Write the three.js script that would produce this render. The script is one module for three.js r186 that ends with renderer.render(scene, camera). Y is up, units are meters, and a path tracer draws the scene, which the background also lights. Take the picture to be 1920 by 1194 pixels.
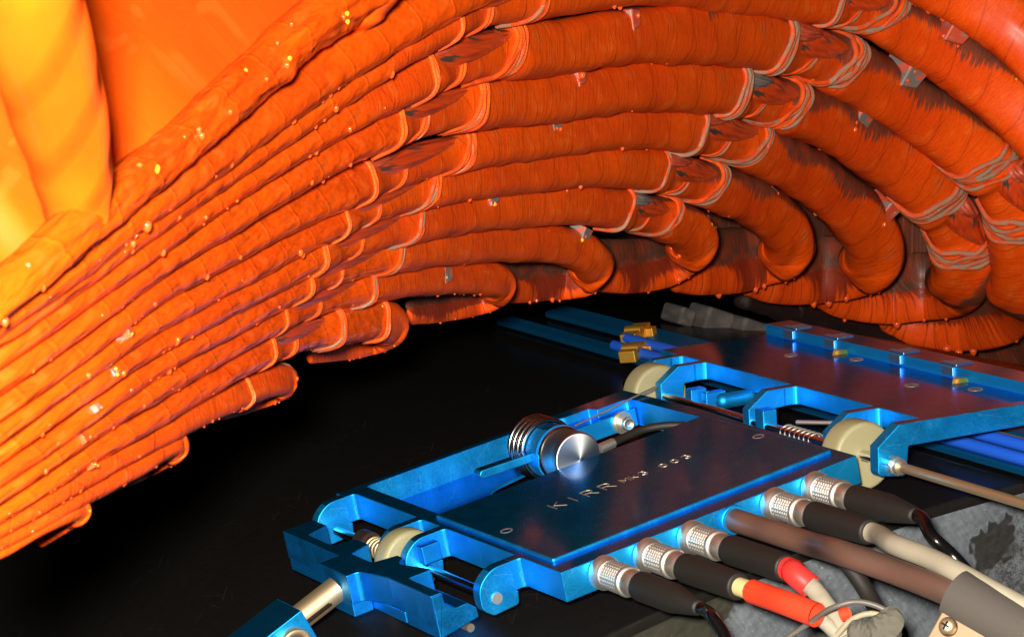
import * as THREE from 'three';
import * as BGU from 'three/addons/utils/BufferGeometryUtils.js';
import { RoundedBoxGeometry } from 'three/addons/geometries/RoundedBoxGeometry.js';

// ---------------------------------------------------------------- camera, flash, exposure
const scene = new THREE.Scene();
scene.background = new THREE.Color(0x000000);
const camera = new THREE.PerspectiveCamera(15.11, 1024 / 636, 0.02, 20);
const EYE = new THREE.Vector3(-0.33243, 0.26336, 0.62797);
const RIGHT = new THREE.Vector3(0.84383, -0.19366, 0.50046);
const UPV = new THREE.Vector3(0.28289, 0.95303, -0.1082);
const FWD = new THREE.Vector3(0.45599, -0.23288, -0.85897);
camera.matrixAutoUpdate = true;
camera.position.copy(EYE);
camera.quaternion.setFromRotationMatrix(new THREE.Matrix4().makeBasis(RIGHT, UPV, FWD.clone().negate()));
camera.focus = 0.84; camera.userData.fStop = 95;
scene.add(camera);

const FLASH = EYE.clone().addScaledVector(RIGHT, -0.018).addScaledVector(UPV, 0.022).addScaledVector(FWD, 0.01);
const flash = new THREE.PointLight(0xfff4e6, 5.0, 0, 2);
flash.position.copy(FLASH); flash.castShadow = true; flash.shadow.radius = 0.7;
flash.shadow.camera.near = 0.02; flash.shadow.camera.far = 5; flash.shadow.mapSize.set(2048, 2048); flash.shadow.bias = -0.0004;
scene.add(flash);

const renderer = new THREE.WebGLRenderer({ antialias: true });
renderer.setSize(1024, 636);
renderer.toneMapping = THREE.LinearToneMapping;
renderer.toneMappingExposure = 1.0;
renderer.shadowMap.enabled = true;

// ---------------------------------------------------------------- small maths
let seed = 7;
const rnd = () => { seed = (seed * 1664525 + 1013904223) >>> 0; return seed / 4294967296; };
const rr = (a, b) => a + (b - a) * rnd();
const clamp = (x, a, b) => Math.min(b, Math.max(a, x));
const sstep = (a, b, x) => { const t = clamp((x - a) / (b - a), 0, 1); return t * t * (3 - 2 * t); };
const lerp = (a, b, t) => a + (b - a) * t;
function hash(i, j, s) { let h = (i * 374761393 + j * 668265263 + s * 2147483647) | 0; h = Math.imul(h ^ (h >>> 13), 1274126177); h ^= h >>> 16; return (h >>> 0) / 4294967296; }
function vnoise(x, y, s, px = 0, py = 0) {               // value noise, tiling with periods px, py when given
  const xi = Math.floor(x), yi = Math.floor(y), fx = x - xi, fy = y - yi;
  const w = (i, p) => p ? ((i % p) + p) % p : i;
  const a = hash(w(xi, px), w(yi, py), s), b = hash(w(xi + 1, px), w(yi, py), s), c = hash(w(xi, px), w(yi + 1, py), s), d = hash(w(xi + 1, px), w(yi + 1, py), s);
  const u = fx * fx * (3 - 2 * fx), v = fy * fy * (3 - 2 * fy);
  return lerp(lerp(a, b, u), lerp(c, d, u), v);
}
const PXF = 4500;                                          // focal length of the photograph in its own pixels
function rayOf(px, py) { return FWD.clone().addScaledVector(RIGHT, (px - 960) / PXF).addScaledVector(UPV, -(py - 597) / PXF); }
const at = (px, py, d) => EYE.clone().addScaledVector(rayOf(px, py), d);
const onY = (px, py, ymm) => { const r = rayOf(px, py); return EYE.clone().addScaledVector(r, (ymm / 1000 - EYE.y) / r.y); };
// how far the underside of the winding lies along the view
function depthOf(px, py) {
  const x = clamp(px, -60, 1990) / 1000, y = clamp(py, -60, 1060) / 1000;
  return Math.exp(-1.0273 + 0.64437 * x + 0.34126 * y + 0.26944 * x * x - 0.07619 * x * y + 0.13483 * y * y - 0.17171 * x * x * x) * lerp(0.86, 1.05, sstep(-0.1, 1.1, x)) * lerp(1, 1.07, sstep(1.0, 1.8, x)) * Math.exp(-0.62 * (0.341 * y + 0.135 * y * y - 0.17) * (1 - sstep(0.15, 0.95, x)));
}
const srgb = (v) => v <= 0.0031308 ? v * 12.92 : 1.055 * Math.pow(v, 1 / 2.4) - 0.055;

// ---------------------------------------------------------------- textures
function makeTex(w, h, fn, colour = true, rep = true) {
  const d = new Uint8Array(w * h * 4);
  for (let j = 0; j < h; j++) for (let i = 0; i < w; i++) {
    const c = fn(i / w, j / h), k = (j * w + i) * 4;
    for (let q = 0; q < 3; q++) d[k + q] = 255 * (colour ? srgb(clamp(c[q], 0, 1)) : clamp(c[q], 0, 1));
    d[k + 3] = 255;
  }
  const t = new THREE.DataTexture(d, w, h, THREE.RGBAFormat);
  t.wrapS = t.wrapT = rep ? THREE.RepeatWrapping : THREE.ClampToEdgeWrapping;
  t.magFilter = THREE.LinearFilter; t.minFilter = THREE.LinearMipmapLinearFilter; t.generateMipmaps = true;
  if (colour) t.colorSpace = THREE.SRGBColorSpace;
  t.needsUpdate = true; return t;
}
const ORANGE = [0.82, 0.090, 0.003], RED = [0.62, 0.044, 0.004], DARK = [0.070, 0.036, 0.024], GREYB = [0.16, 0.125, 0.10];
const mix3 = (a, b, t) => [lerp(a[0], b[0], t), lerp(a[1], b[1], t), lerp(a[2], b[2], t)];
// varnish on taped bars: u runs 256 mm along the bar, v once round it (0.5 the face, 0.75 the upper edge, 0.25 the lower one)
function barColour(worn, ret) {
  return makeTex(1024, 512, (u, v) => {
    const sl = u + 0.035 * Math.sin((v - 0.5) * 6.283) * 0.6;
    const streak = vnoise(sl * 400, v * 7, 3, 400, 7) * 0.62 + vnoise(sl * 190, v * 4, 4, 190, 4) * 0.38;
    const patch = vnoise(u * 7, v * 4, 5, 7, 4), blot = vnoise(u * 38, v * 16, 6, 38, 16), fine = vnoise(u * 500, v * 90, 8, 500, 90);
    let c = mix3(ORANGE, RED, clamp(0.15 + 0.5 * (patch - 0.4) + (worn > 0 ? 0.34 : 0.05) * (streak - 0.5) + 0.22 * worn, 0, 1));
    c = mix3(c, [0.85, 0.16, 0.02], 0.25 * sstep(0.62, 0.9, blot));
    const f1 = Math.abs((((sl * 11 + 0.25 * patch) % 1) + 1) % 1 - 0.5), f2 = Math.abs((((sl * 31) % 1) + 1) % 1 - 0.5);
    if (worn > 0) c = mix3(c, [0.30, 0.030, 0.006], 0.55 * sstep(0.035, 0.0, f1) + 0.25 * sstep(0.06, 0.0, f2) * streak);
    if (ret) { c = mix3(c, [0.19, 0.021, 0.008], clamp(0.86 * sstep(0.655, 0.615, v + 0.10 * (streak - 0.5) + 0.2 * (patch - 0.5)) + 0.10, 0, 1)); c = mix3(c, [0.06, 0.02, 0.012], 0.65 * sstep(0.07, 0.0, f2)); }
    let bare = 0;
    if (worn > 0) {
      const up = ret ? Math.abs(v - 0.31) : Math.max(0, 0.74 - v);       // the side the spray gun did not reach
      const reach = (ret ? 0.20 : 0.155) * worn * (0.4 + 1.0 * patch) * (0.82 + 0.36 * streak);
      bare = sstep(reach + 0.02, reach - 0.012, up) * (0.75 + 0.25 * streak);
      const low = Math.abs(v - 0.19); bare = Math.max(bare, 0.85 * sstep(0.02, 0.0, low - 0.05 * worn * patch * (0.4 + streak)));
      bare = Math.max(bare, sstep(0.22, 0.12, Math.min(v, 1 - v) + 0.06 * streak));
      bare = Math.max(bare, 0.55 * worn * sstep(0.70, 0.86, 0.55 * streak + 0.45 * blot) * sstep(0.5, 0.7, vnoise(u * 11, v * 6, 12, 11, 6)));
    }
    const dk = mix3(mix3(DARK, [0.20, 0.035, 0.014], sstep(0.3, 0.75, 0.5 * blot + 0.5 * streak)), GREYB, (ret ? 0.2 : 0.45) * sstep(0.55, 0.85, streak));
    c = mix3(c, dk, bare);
    const k = worn > 0 ? 0.9 + 0.2 * fine : 0.97 + 0.06 * fine; return [c[0] * k, c[1] * k, c[2] * k];
  });
}
function barBump() {
  return makeTex(1024, 512, (u, v) => {
    const sl = u + 0.05 * (v - 0.5) + 0.02 * Math.sin(v * 6.283) + 0.004 * vnoise(u * 20, v * 6, 21, 20, 6);
    const lap = ((sl * 9) % 1 + 1) % 1;                       // one lap of tape every 21 mm
    const lap2 = ((sl * 37 + 0.3) % 1 + 1) % 1;
    const h = 0.12 * lap + 0.10 * sstep(0.05, 0.0, Math.abs(lap2 - 0.5)) + 0.14 * vnoise(sl * 260, v * 8, 22, 260, 8) + 0.64 * vnoise(u * 14, v * 9, 23, 14, 9);
    return [h, h, h];
  }, false);
}
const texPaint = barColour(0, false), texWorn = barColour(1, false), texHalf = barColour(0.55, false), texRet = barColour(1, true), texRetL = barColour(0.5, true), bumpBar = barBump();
const bumpPaint = makeTex(1024, 512, (u, v) => {              // thick varnish: runs, dimples, a few tape laps showing through
  const sl = u + 0.05 * (v - 0.5), lap = Math.abs((((sl * 9) % 1) + 1) % 1 - 0.5);
  const h = 0.5 * vnoise(u * 12, v * 10, 24, 12, 10) + 0.28 * vnoise(u * 34, v * 26, 25, 34, 26) + 0.12 * vnoise(u * 90, v * 50, 26, 90, 50) + 0.08 * sstep(0.05, 0.0, lap);
  return [h, h, h];
}, false);
const barMat = (map) => new THREE.MeshPhysicalMaterial({ map, roughness: 0.5, specularIntensity: 0.22, bumpMap: bumpBar, bumpScale: 0.0007, clearcoat: 0.10, clearcoatRoughness: 0.25 });
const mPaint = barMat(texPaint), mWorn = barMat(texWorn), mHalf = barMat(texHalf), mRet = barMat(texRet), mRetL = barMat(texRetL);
mPaint.roughness = 0.5; mPaint.specularIntensity = 0.12; mPaint.clearcoat = 0.4; mPaint.clearcoatRoughness = 0.08; mPaint.bumpMap = bumpPaint; mPaint.bumpScale = 0.0013;
const bumpCord = makeTex(256, 64, (u, v) => { const h = 0.5 + 0.5 * Math.sin((u * 70 + v * 2) * 6.283); return [h, h, h]; }, false);
const cordCol = (a, b) => makeTex(256, 64, (u, v) => mix3(a, b, sstep(0.35, 0.75, 0.5 * vnoise(u * 40, v * 6, 31, 40, 6) + 0.5 * vnoise(u * 9, v * 3, 32, 9, 3))));
const cordMats = [
  new THREE.MeshPhysicalMaterial({ specularIntensity: 0.25, map: cordCol([0.74, 0.09, 0.012], [0.55, 0.06, 0.012]), roughness: 0.45, bumpMap: bumpCord, bumpScale: 0.00012 }),
  new THREE.MeshPhysicalMaterial({ specularIntensity: 0.25, map: cordCol([0.62, 0.07, 0.012], [0.32, 0.18, 0.11]), roughness: 0.55, bumpMap: bumpCord, bumpScale: 0.00012 }),
  new THREE.MeshPhysicalMaterial({ specularIntensity: 0.25, map: cordCol([0.26, 0.18, 0.12], [0.45, 0.08, 0.03]), roughness: 0.6, bumpMap: bumpCord, bumpScale: 0.00012 }),
];
const weave = (a, b, t0, t1) => makeTex(128, 128, (u, v) => {
  const g = 0.5 + 0.25 * Math.sin(u * 6.283 * 14) + 0.25 * Math.sin(v * 6.283 * 14);
  const c = mix3(a, b, sstep(t0, t1, vnoise(u * 5, v * 5, 41, 5, 5)));
  const k = 0.6 + 0.6 * g * vnoise(u * 60, v * 60, 42, 60, 60) + 0.2; return [c[0] * k, c[1] * k, c[2] * k];
});
const mGlass = new THREE.MeshStandardMaterial({ map: weave([0.17, 0.155, 0.14], [0.55, 0.10, 0.06], 0.5, 0.75), roughness: 0.5 });
const mGlassRed = new THREE.MeshStandardMaterial({ map: weave([0.50, 0.07, 0.03], [0.24, 0.18, 0.15], 0.55, 0.85), roughness: 0.45 });
const mPad = new THREE.MeshPhysicalMaterial({ map: makeTex(256, 256, (u, v) => { const n = vnoise(u * 9, v * 7, 101, 9, 7), q = vnoise(u * 60 + v * 20, v * 10, 102); return mix3(mix3([0.72, 0.07, 0.008], [0.5, 0.045, 0.01], q), [0.06, 0.045, 0.035], sstep(0.6, 0.74, n * 0.75 + q * 0.25)); }), roughness: 0.32, clearcoat: 0.4, clearcoatRoughness: 0.2 });
const mResin = new THREE.MeshPhysicalMaterial({ color: new THREE.Color().setRGB(0.74, 0.085, 0.012), roughness: 0.16, clearcoat: 0.6, clearcoatRoughness: 0.08 });
const mAmber = new THREE.MeshPhysicalMaterial({ color: new THREE.Color().setRGB(0.75, 0.36, 0.02), roughness: 0.12, clearcoat: 0.6 });

// ---------------------------------------------------------------- scene-graph helpers
const used = new Map();
function numbered(n) { const k = used.get(n) || 0; used.set(n, k + 1); return k ? n + '_' + String(k).padStart(3, '0') : n; }
function thing(name, label, category, group) {
  const o = new THREE.Group(); o.name = numbered(name); scene.add(o);
  o.userData = { label, category }; if (group) o.userData.group = group; return o;
}
function put(name, geo, mat, parent) {
  const m = new THREE.Mesh(geo, mat); m.name = name; m.castShadow = m.receiveShadow = true; parent.add(m); return m;
}
function flat(geos) {                                       // ready for merging: no index, only position, normal, uv
  const list = (Array.isArray(geos) ? geos : [geos]).map((g) => {
    const q = g.index ? g.toNonIndexed() : g;
    for (const k of Object.keys(q.attributes)) if (!['position', 'normal', 'uv'].includes(k)) q.deleteAttribute(k);
    if (!q.attributes.uv) q.setAttribute('uv', new THREE.BufferAttribute(new Float32Array(q.attributes.position.count * 2), 2));
    q.clearGroups(); return q;
  });
  return list.length > 1 ? BGU.mergeGeometries(list) : list[0];
}
const MM = 0.001;
const part = (name, geos, mat, parent) => put(name, flat(geos).scale(MM, MM, MM), mat, parent);       // shapes given in millimetres
// two finishes of one milled part: polished tops, bead-blasted sides
function milled(name, geos, mats, parent) {
  const g = flat(geos), p = g.attributes.position, n = g.attributes.normal, uv = g.attributes.uv, top = [], side = [];
  for (let i = 0; i < p.count; i += 3) ((n.getY(i) + n.getY(i + 1) + n.getY(i + 2)) / 3 > 0.93 ? top : side).push(i, i + 1, i + 2);
  const o = new THREE.BufferGeometry();
  for (const [k, a] of [['position', p], ['normal', n], ['uv', uv]]) {
    const arr = new Float32Array(a.count * a.itemSize); let w = 0;
    for (const i of [...top, ...side]) for (let c = 0; c < a.itemSize; c++) arr[w++] = a.array[i * a.itemSize + c];
    o.setAttribute(k, new THREE.BufferAttribute(arr, a.itemSize));
  }
  o.scale(MM, MM, MM); o.addGroup(0, top.length, 0); o.addGroup(top.length, side.length, 1);
  return put(name, o, mats, parent);
}
const box = (w, h, d, x, y, z, r = 0.5) => new RoundedBoxGeometry(w, h, d, 2, Math.min(r, w / 2.1, h / 2.1, d / 2.1)).translate(x, y, z);
const cyl = (r1, r2, len, seg = 32) => new THREE.CylinderGeometry(r2, r1, len, seg).rotateX(Math.PI / 2);   // along z, centred
function poly(pts) { const s = new THREE.Shape(); pts.forEach(([x, y], i) => i ? s.lineTo(x, y) : s.moveTo(x, y)); s.closePath(); return s; }
function roundPoly(pts, C = THREE.Shape) {                  // [x, y, radius]
  const s = new C(), n = pts.length;
  for (let i = 0; i < n; i++) {
    const [x, y, r = 0] = pts[i], a = pts[(i + n - 1) % n], b = pts[(i + 1) % n];
    const la = Math.hypot(a[0] - x, a[1] - y), lb = Math.hypot(b[0] - x, b[1] - y);
    const q = Math.min(r, la * 0.49, lb * 0.49), p0 = [x + (a[0] - x) / la * q, y + (a[1] - y) / la * q], p1 = [x + (b[0] - x) / lb * q, y + (b[1] - y) / lb * q];
    if (i) s.lineTo(...p0); else s.moveTo(...p0);
    if (q > 0) s.quadraticCurveTo(x, y, ...p1);
  }
  s.closePath(); return s;
}
function ext(shape, depth, bev = 0.35, cs = 6) {            // extruded along +z from 0 to depth, bevel inside that length
  return new THREE.ExtrudeGeometry(shape, { depth: depth - 2 * bev, bevelEnabled: bev > 0, bevelThickness: bev, bevelSize: bev, bevelOffset: -bev, bevelSegments: 2, curveSegments: cs }).translate(0, 0, bev);
}
const plan = (shape, h, y0, bev, cs) => ext(shape, h, bev, cs).rotateX(-Math.PI / 2).translate(0, y0, 0);   // plan view: shape y = distance away (-z)
const profile = (shape, t, z0, bev, cs) => ext(shape, t, bev, cs).translate(0, 0, z0 - t);                  // side view, front face at z0
function tube(pts, r, seg = 60, rad = 12, closed = false) {
  return new THREE.TubeGeometry(new THREE.CatmullRomCurve3(pts, closed), seg, r, rad, closed);
}

// ---------------------------------------------------------------- winding bars
function resample(ctrl, n) {                                // ctrl: [px, py, width px, extra depth]
  const c = new THREE.CatmullRomCurve3(ctrl.map((p) => new THREE.Vector3(p[0], p[1], 0)), false, 'centripetal');
  const out = []; const m = ctrl.length - 1;
  for (let i = 0; i <= n; i++) {
    const t = i / n, q = c.getPoint(t), k = Math.min(m - 1, Math.floor(t * m)), f = t * m - k;
    const s = f * f * (3 - 2 * f);
    out.push([q.x, q.y, lerp(ctrl[k][2], ctrl[k + 1][2], s), lerp(ctrl[k][3] || 0, ctrl[k + 1][3] || 0, s), t]);
  }
  return out;
}
class Bar {
  constructor(ctrl, n, o = {}) {
    this.st = resample(ctrl, n); this.o = { e: 3.3, thick: 1.0, lump: 0.045, sag: 0.16, ...o };
    const P = this.P = this.st.map((s) => at(s[0], s[1], depthOf(s[0], s[1]) + s[3] + (o.off || 0)));
    this.s = [0]; for (let i = 1; i < P.length; i++) this.s.push(this.s[i - 1] + P[i].distanceTo(P[i - 1]));
    this.F = P.map((p, i) => {
      const T = P[Math.min(i + 1, P.length - 1)].clone().sub(P[Math.max(i - 1, 0)]).normalize();
      const toEye = EYE.clone().sub(p).normalize();
      const U = new THREE.Vector3().crossVectors(toEye, T).normalize();      // across the bar
      return { T, U, N: new THREE.Vector3().crossVectors(T, U).normalize(), w: this.st[i][2] / PXF * EYE.distanceTo(p) / 2, th: this.o.thick * (this.o.fold ? lerp(1, 0.28, sstep(this.o.fold, this.o.fold + 12, i)) : 1) };
    });
    this.su = rnd() * 3;
    for (const [k, x0, y0, x1, y1] of o.rows || []) {              // the bar is drawn in between two bindings
      const a = this.near(x0 + 8, y0), b = this.near(x1 - 6, y1);
      for (let i = a; i <= b; i++) { const d = Math.min(i - a, b - i); const q = 1 - 0.17 * sstep(0, 3.5, d); this.F[i].w *= q; this.P[i].addScaledVector(this.F[i].N, -this.F[i].w * 0.12 * sstep(0, 3.5, d)); }
    }
  }
  near(px, py) { let b = 0, d = 1e9; this.st.forEach((s, i) => { const q = Math.hypot(s[0] - px, s[1] - py); if (q < d) { d = q; b = i; } }); return b; }
  radius(phi, th) { const e = this.o.e, c = Math.abs(Math.cos(phi)), s = Math.abs(Math.sin(phi)); return 1 / Math.pow(Math.pow(c / th, e) + Math.pow(s, e), 1 / e); }
  // point on the skin: phi 0 is the face, +90 the upper edge
  skin(i, phi, k = 1, add = 0) {
    const f = this.F[i], r = this.radius(phi, f.th) * f.w * k + add;
    return this.P[i].clone().addScaledVector(f.N, Math.cos(phi) * r).addScaledVector(f.U, Math.sin(phi) * r);
  }
  skinAt(x, phi, k, add) { const i = clamp(Math.floor(x), 0, this.P.length - 2); return this.skin(i, phi, k, add).lerp(this.skin(i + 1, phi, k, add), clamp(x - i, 0, 1)); }
  geometry(i0, i1, cap0 = true, cap1 = true, ring = 40) {
    const pos = [], uv = [], idx = [], L = 0.256;
    const sd = Math.floor(this.su * 1000);
    for (let i = i0; i <= i1; i++) {
      let k = 1;
      for (let j = 0; j <= ring; j++) {
        const phi = (j / ring - 0.5) * 2 * Math.PI;
        const jj = j % ring, cx = Math.cos(phi) * 2.2, cy = Math.sin(phi) * 2.2;
        let q = (vnoise(this.s[i] * 34 + cx, cy + 9, sd) - 0.5) * 2 * this.o.lump + (vnoise(this.s[i] * 110 + cx * 2, cy * 3 + 9, sd + 9) - 0.5) * this.o.lump * 0.8;
        const lowSide = Math.sin(phi) < 0 ? Math.pow(-Math.sin(phi), 3) : 0.6 * Math.pow(Math.sin(phi), 3);
        if (!this.o.fold || i < this.o.fold + 8) q += this.o.sag * lowSide * Math.max(0, vnoise(this.s[i] * 75, phi * 0.8 + 4, sd + 17) * 0.7 + vnoise(this.s[i] * 230, phi + 4, sd + 23) * 0.45 - 0.42);
        const p = this.skin(i, phi, k * (1 + q));
        pos.push(p.x, p.y, p.z); uv.push(this.s[i] / L + this.su, j / ring);
      }
    }
    const W = ring + 1, n = i1 - i0;
    for (let i = 0; i < n; i++) for (let j = 0; j < ring; j++) { const a = i * W + j, b = a + W; idx.push(a, b, a + 1, a + 1, b, b + 1); }
    const cap = (i, row, dir) => {                           // rounded end
      const f = this.F[i], base = pos.length / 3, steps = 4;
      for (let t = 1; t <= steps; t++) {
        const ang = t / steps * Math.PI / 2, k = Math.max(Math.cos(ang), 0.02), push = Math.sin(ang) * f.w * 0.7 * dir;
        for (let j = 0; j <= ring; j++) { const phi = (j / ring - 0.5) * 2 * Math.PI, p = this.skin(i, phi, k).addScaledVector(f.T, push); pos.push(p.x, p.y, p.z); uv.push((this.s[i] + push) / L + this.su, j / ring); }
      }
      for (let t = 0; t < steps; t++) for (let j = 0; j < ring; j++) {
        const a = (t ? base + (t - 1) * W : row) + j, b = base + t * W + j;
        if (dir > 0) idx.push(a, b, a + 1, a + 1, b, b + 1); else idx.push(b, a, b + 1, b + 1, a, a + 1);
      }
    };
    if (cap0) cap(i0, 0, -1);
    if (cap1) cap(i1, n * W, 1);
    const g = new THREE.BufferGeometry();
    g.setAttribute('position', new THREE.Float32BufferAttribute(pos, 3)); g.setAttribute('uv', new THREE.Float32BufferAttribute(uv, 2)); g.setIndex(idx);
    g.computeVertexNormals();
    const nn = g.attributes.normal;                          // no seam where the skin closes
    for (let i = 0; i <= n; i++) { const a = i * W, b = a + ring; const v = new THREE.Vector3(nn.getX(a) + nn.getX(b), nn.getY(a) + nn.getY(b), nn.getZ(a) + nn.getZ(b)).normalize(); nn.setXYZ(a, v.x, v.y, v.z); nn.setXYZ(b, v.x, v.y, v.z); }
    return g;
  }
}
function cordGeo(pts, r) {
  const c = new THREE.CatmullRomCurve3(pts), n = 36, len = c.getLength();
  const g = new THREE.TubeGeometry(c, n, r, 7, false), uv = g.attributes.uv;
  for (let i = 0; i < uv.count; i++) uv.setX(i, uv.getX(i) * len / 0.09);
  return g;
}
// cords wound round a bar near station i; tail: how far the strands sweep back along the lower edge (mm of bar)
function lash(parent, bar, px, py, count, o = {}) {
  const i = bar.near(px, py), b = new THREE.Group(); b.name = 'cord_binding'; parent.add(b);
  const step = bar.s[Math.min(i + 1, bar.s.length - 1)] - bar.s[Math.max(i - 1, 0)];
  const per = 2 / Math.max(step, 1e-5), w = bar.F[i].w, r = o.r || w * 0.098, tail = (o.tail ?? 1.4) * w, dir = o.dir ?? -1;
  for (let k = 0; k < count; k++) {
    const pts = [], jit = rr(-0.5, 0.5), tk = tail * rr(0.75, 1.35), rk = r * rr(0.8, 1.15), lift = rr(0.3, 0.9);
    for (let q = 0; q <= 14; q++) {
      const t = q / 14, phi = lerp(1.9, -1.75, t), sw = Math.pow(t, 2.4) * tk * dir * (1 + 0.06 * k) + Math.pow(1 - t, 4) * w * 0.12 * rr(-1, 1);
      const x = i + ((k + jit * 0.7 - (count - 1) / 2) * r * 2.0 + sw + 0.5 * r * Math.sin(q * 1.3 + k * 2)) * per;
      pts.push(bar.skinAt(clamp(x, 0, bar.P.length - 1.01), phi, 1.0, r * lift + rr(-0.12, 0.12) * r));
    }
    const sel = o.mats ? o.mats[k % o.mats.length] : 0;
    put('cord', cordGeo(pts, rk), cordMats[sel], b);
  }
  return b;
}
function drip(parent, bar, i, phi, size, mat = mResin) {
  const p = bar.skin(i, phi), g = new THREE.SphereGeometry(size, 12, 9), a = g.attributes.position;
  for (let k = 0; k < a.count; k++) { const y = a.getY(k); const f = y < 0 ? 1 - 0.35 * (y / -size) : 1 + 0.35 * y / size; a.setXYZ(k, a.getX(k) * f, y * rr(1.15, 1.2), a.getZ(k) * f); }
  g.computeVertexNormals();
  const m = put('resin_drip', g, mat, parent); m.position.copy(p); return m;
}
// glass-taped packing block wedged at the upper edge of a bar
function packing(parent, bar, px, py, wpx, hpx, mat) {
  const i = bar.near(px, py), f = bar.F[i], d = EYE.distanceTo(bar.P[i]), w = wpx / PXF * d, h = hpx / PXF * d;
  const g = new RoundedBoxGeometry(w, h, h * 1.3, 4, h * 0.09), a = g.attributes.position;
  for (let k = 0; k < a.count; k++) { const x = a.getX(k) / w, y = a.getY(k) / h, z = a.getZ(k) / h; a.setXYZ(k, a.getX(k) * (1 + 0.25 * y) + 0.10 * w * y * z, a.getY(k) * (1 - 0.32 * (x + 0.5)) + h * 0.05 * Math.sin(x * 9 + z * 5), a.getZ(k) * (1 + 0.15 * x)); }
  g.computeVertexNormals();
  const m = put('packing_block', g, mat, parent);
  const p = at(px, py, px < 430 ? depthOf(px - 12, py - 30) - f.w : depthOf(px, py - (px > 780 && px < 1260 ? 14 : 0)) - f.w * 0.54);
  for (let q = 0; q < 5; q++) { const b = put('resin_drip', new THREE.SphereGeometry(f.w * rr(0.05, 0.13), 10, 8), rnd() < 0.15 ? mAmber : mResin, parent); b.position.copy(p).addScaledVector(f.T, w * rr(-0.6, 0.7)).addScaledVector(f.U, h * rr(-0.55, 0.4)).addScaledVector(f.N, h * rr(0.35, 0.7)); }
  m.position.copy(p); m.quaternion.setFromRotationMatrix(new THREE.Matrix4().makeBasis(f.T, f.U, f.N)); return m;
}

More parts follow.
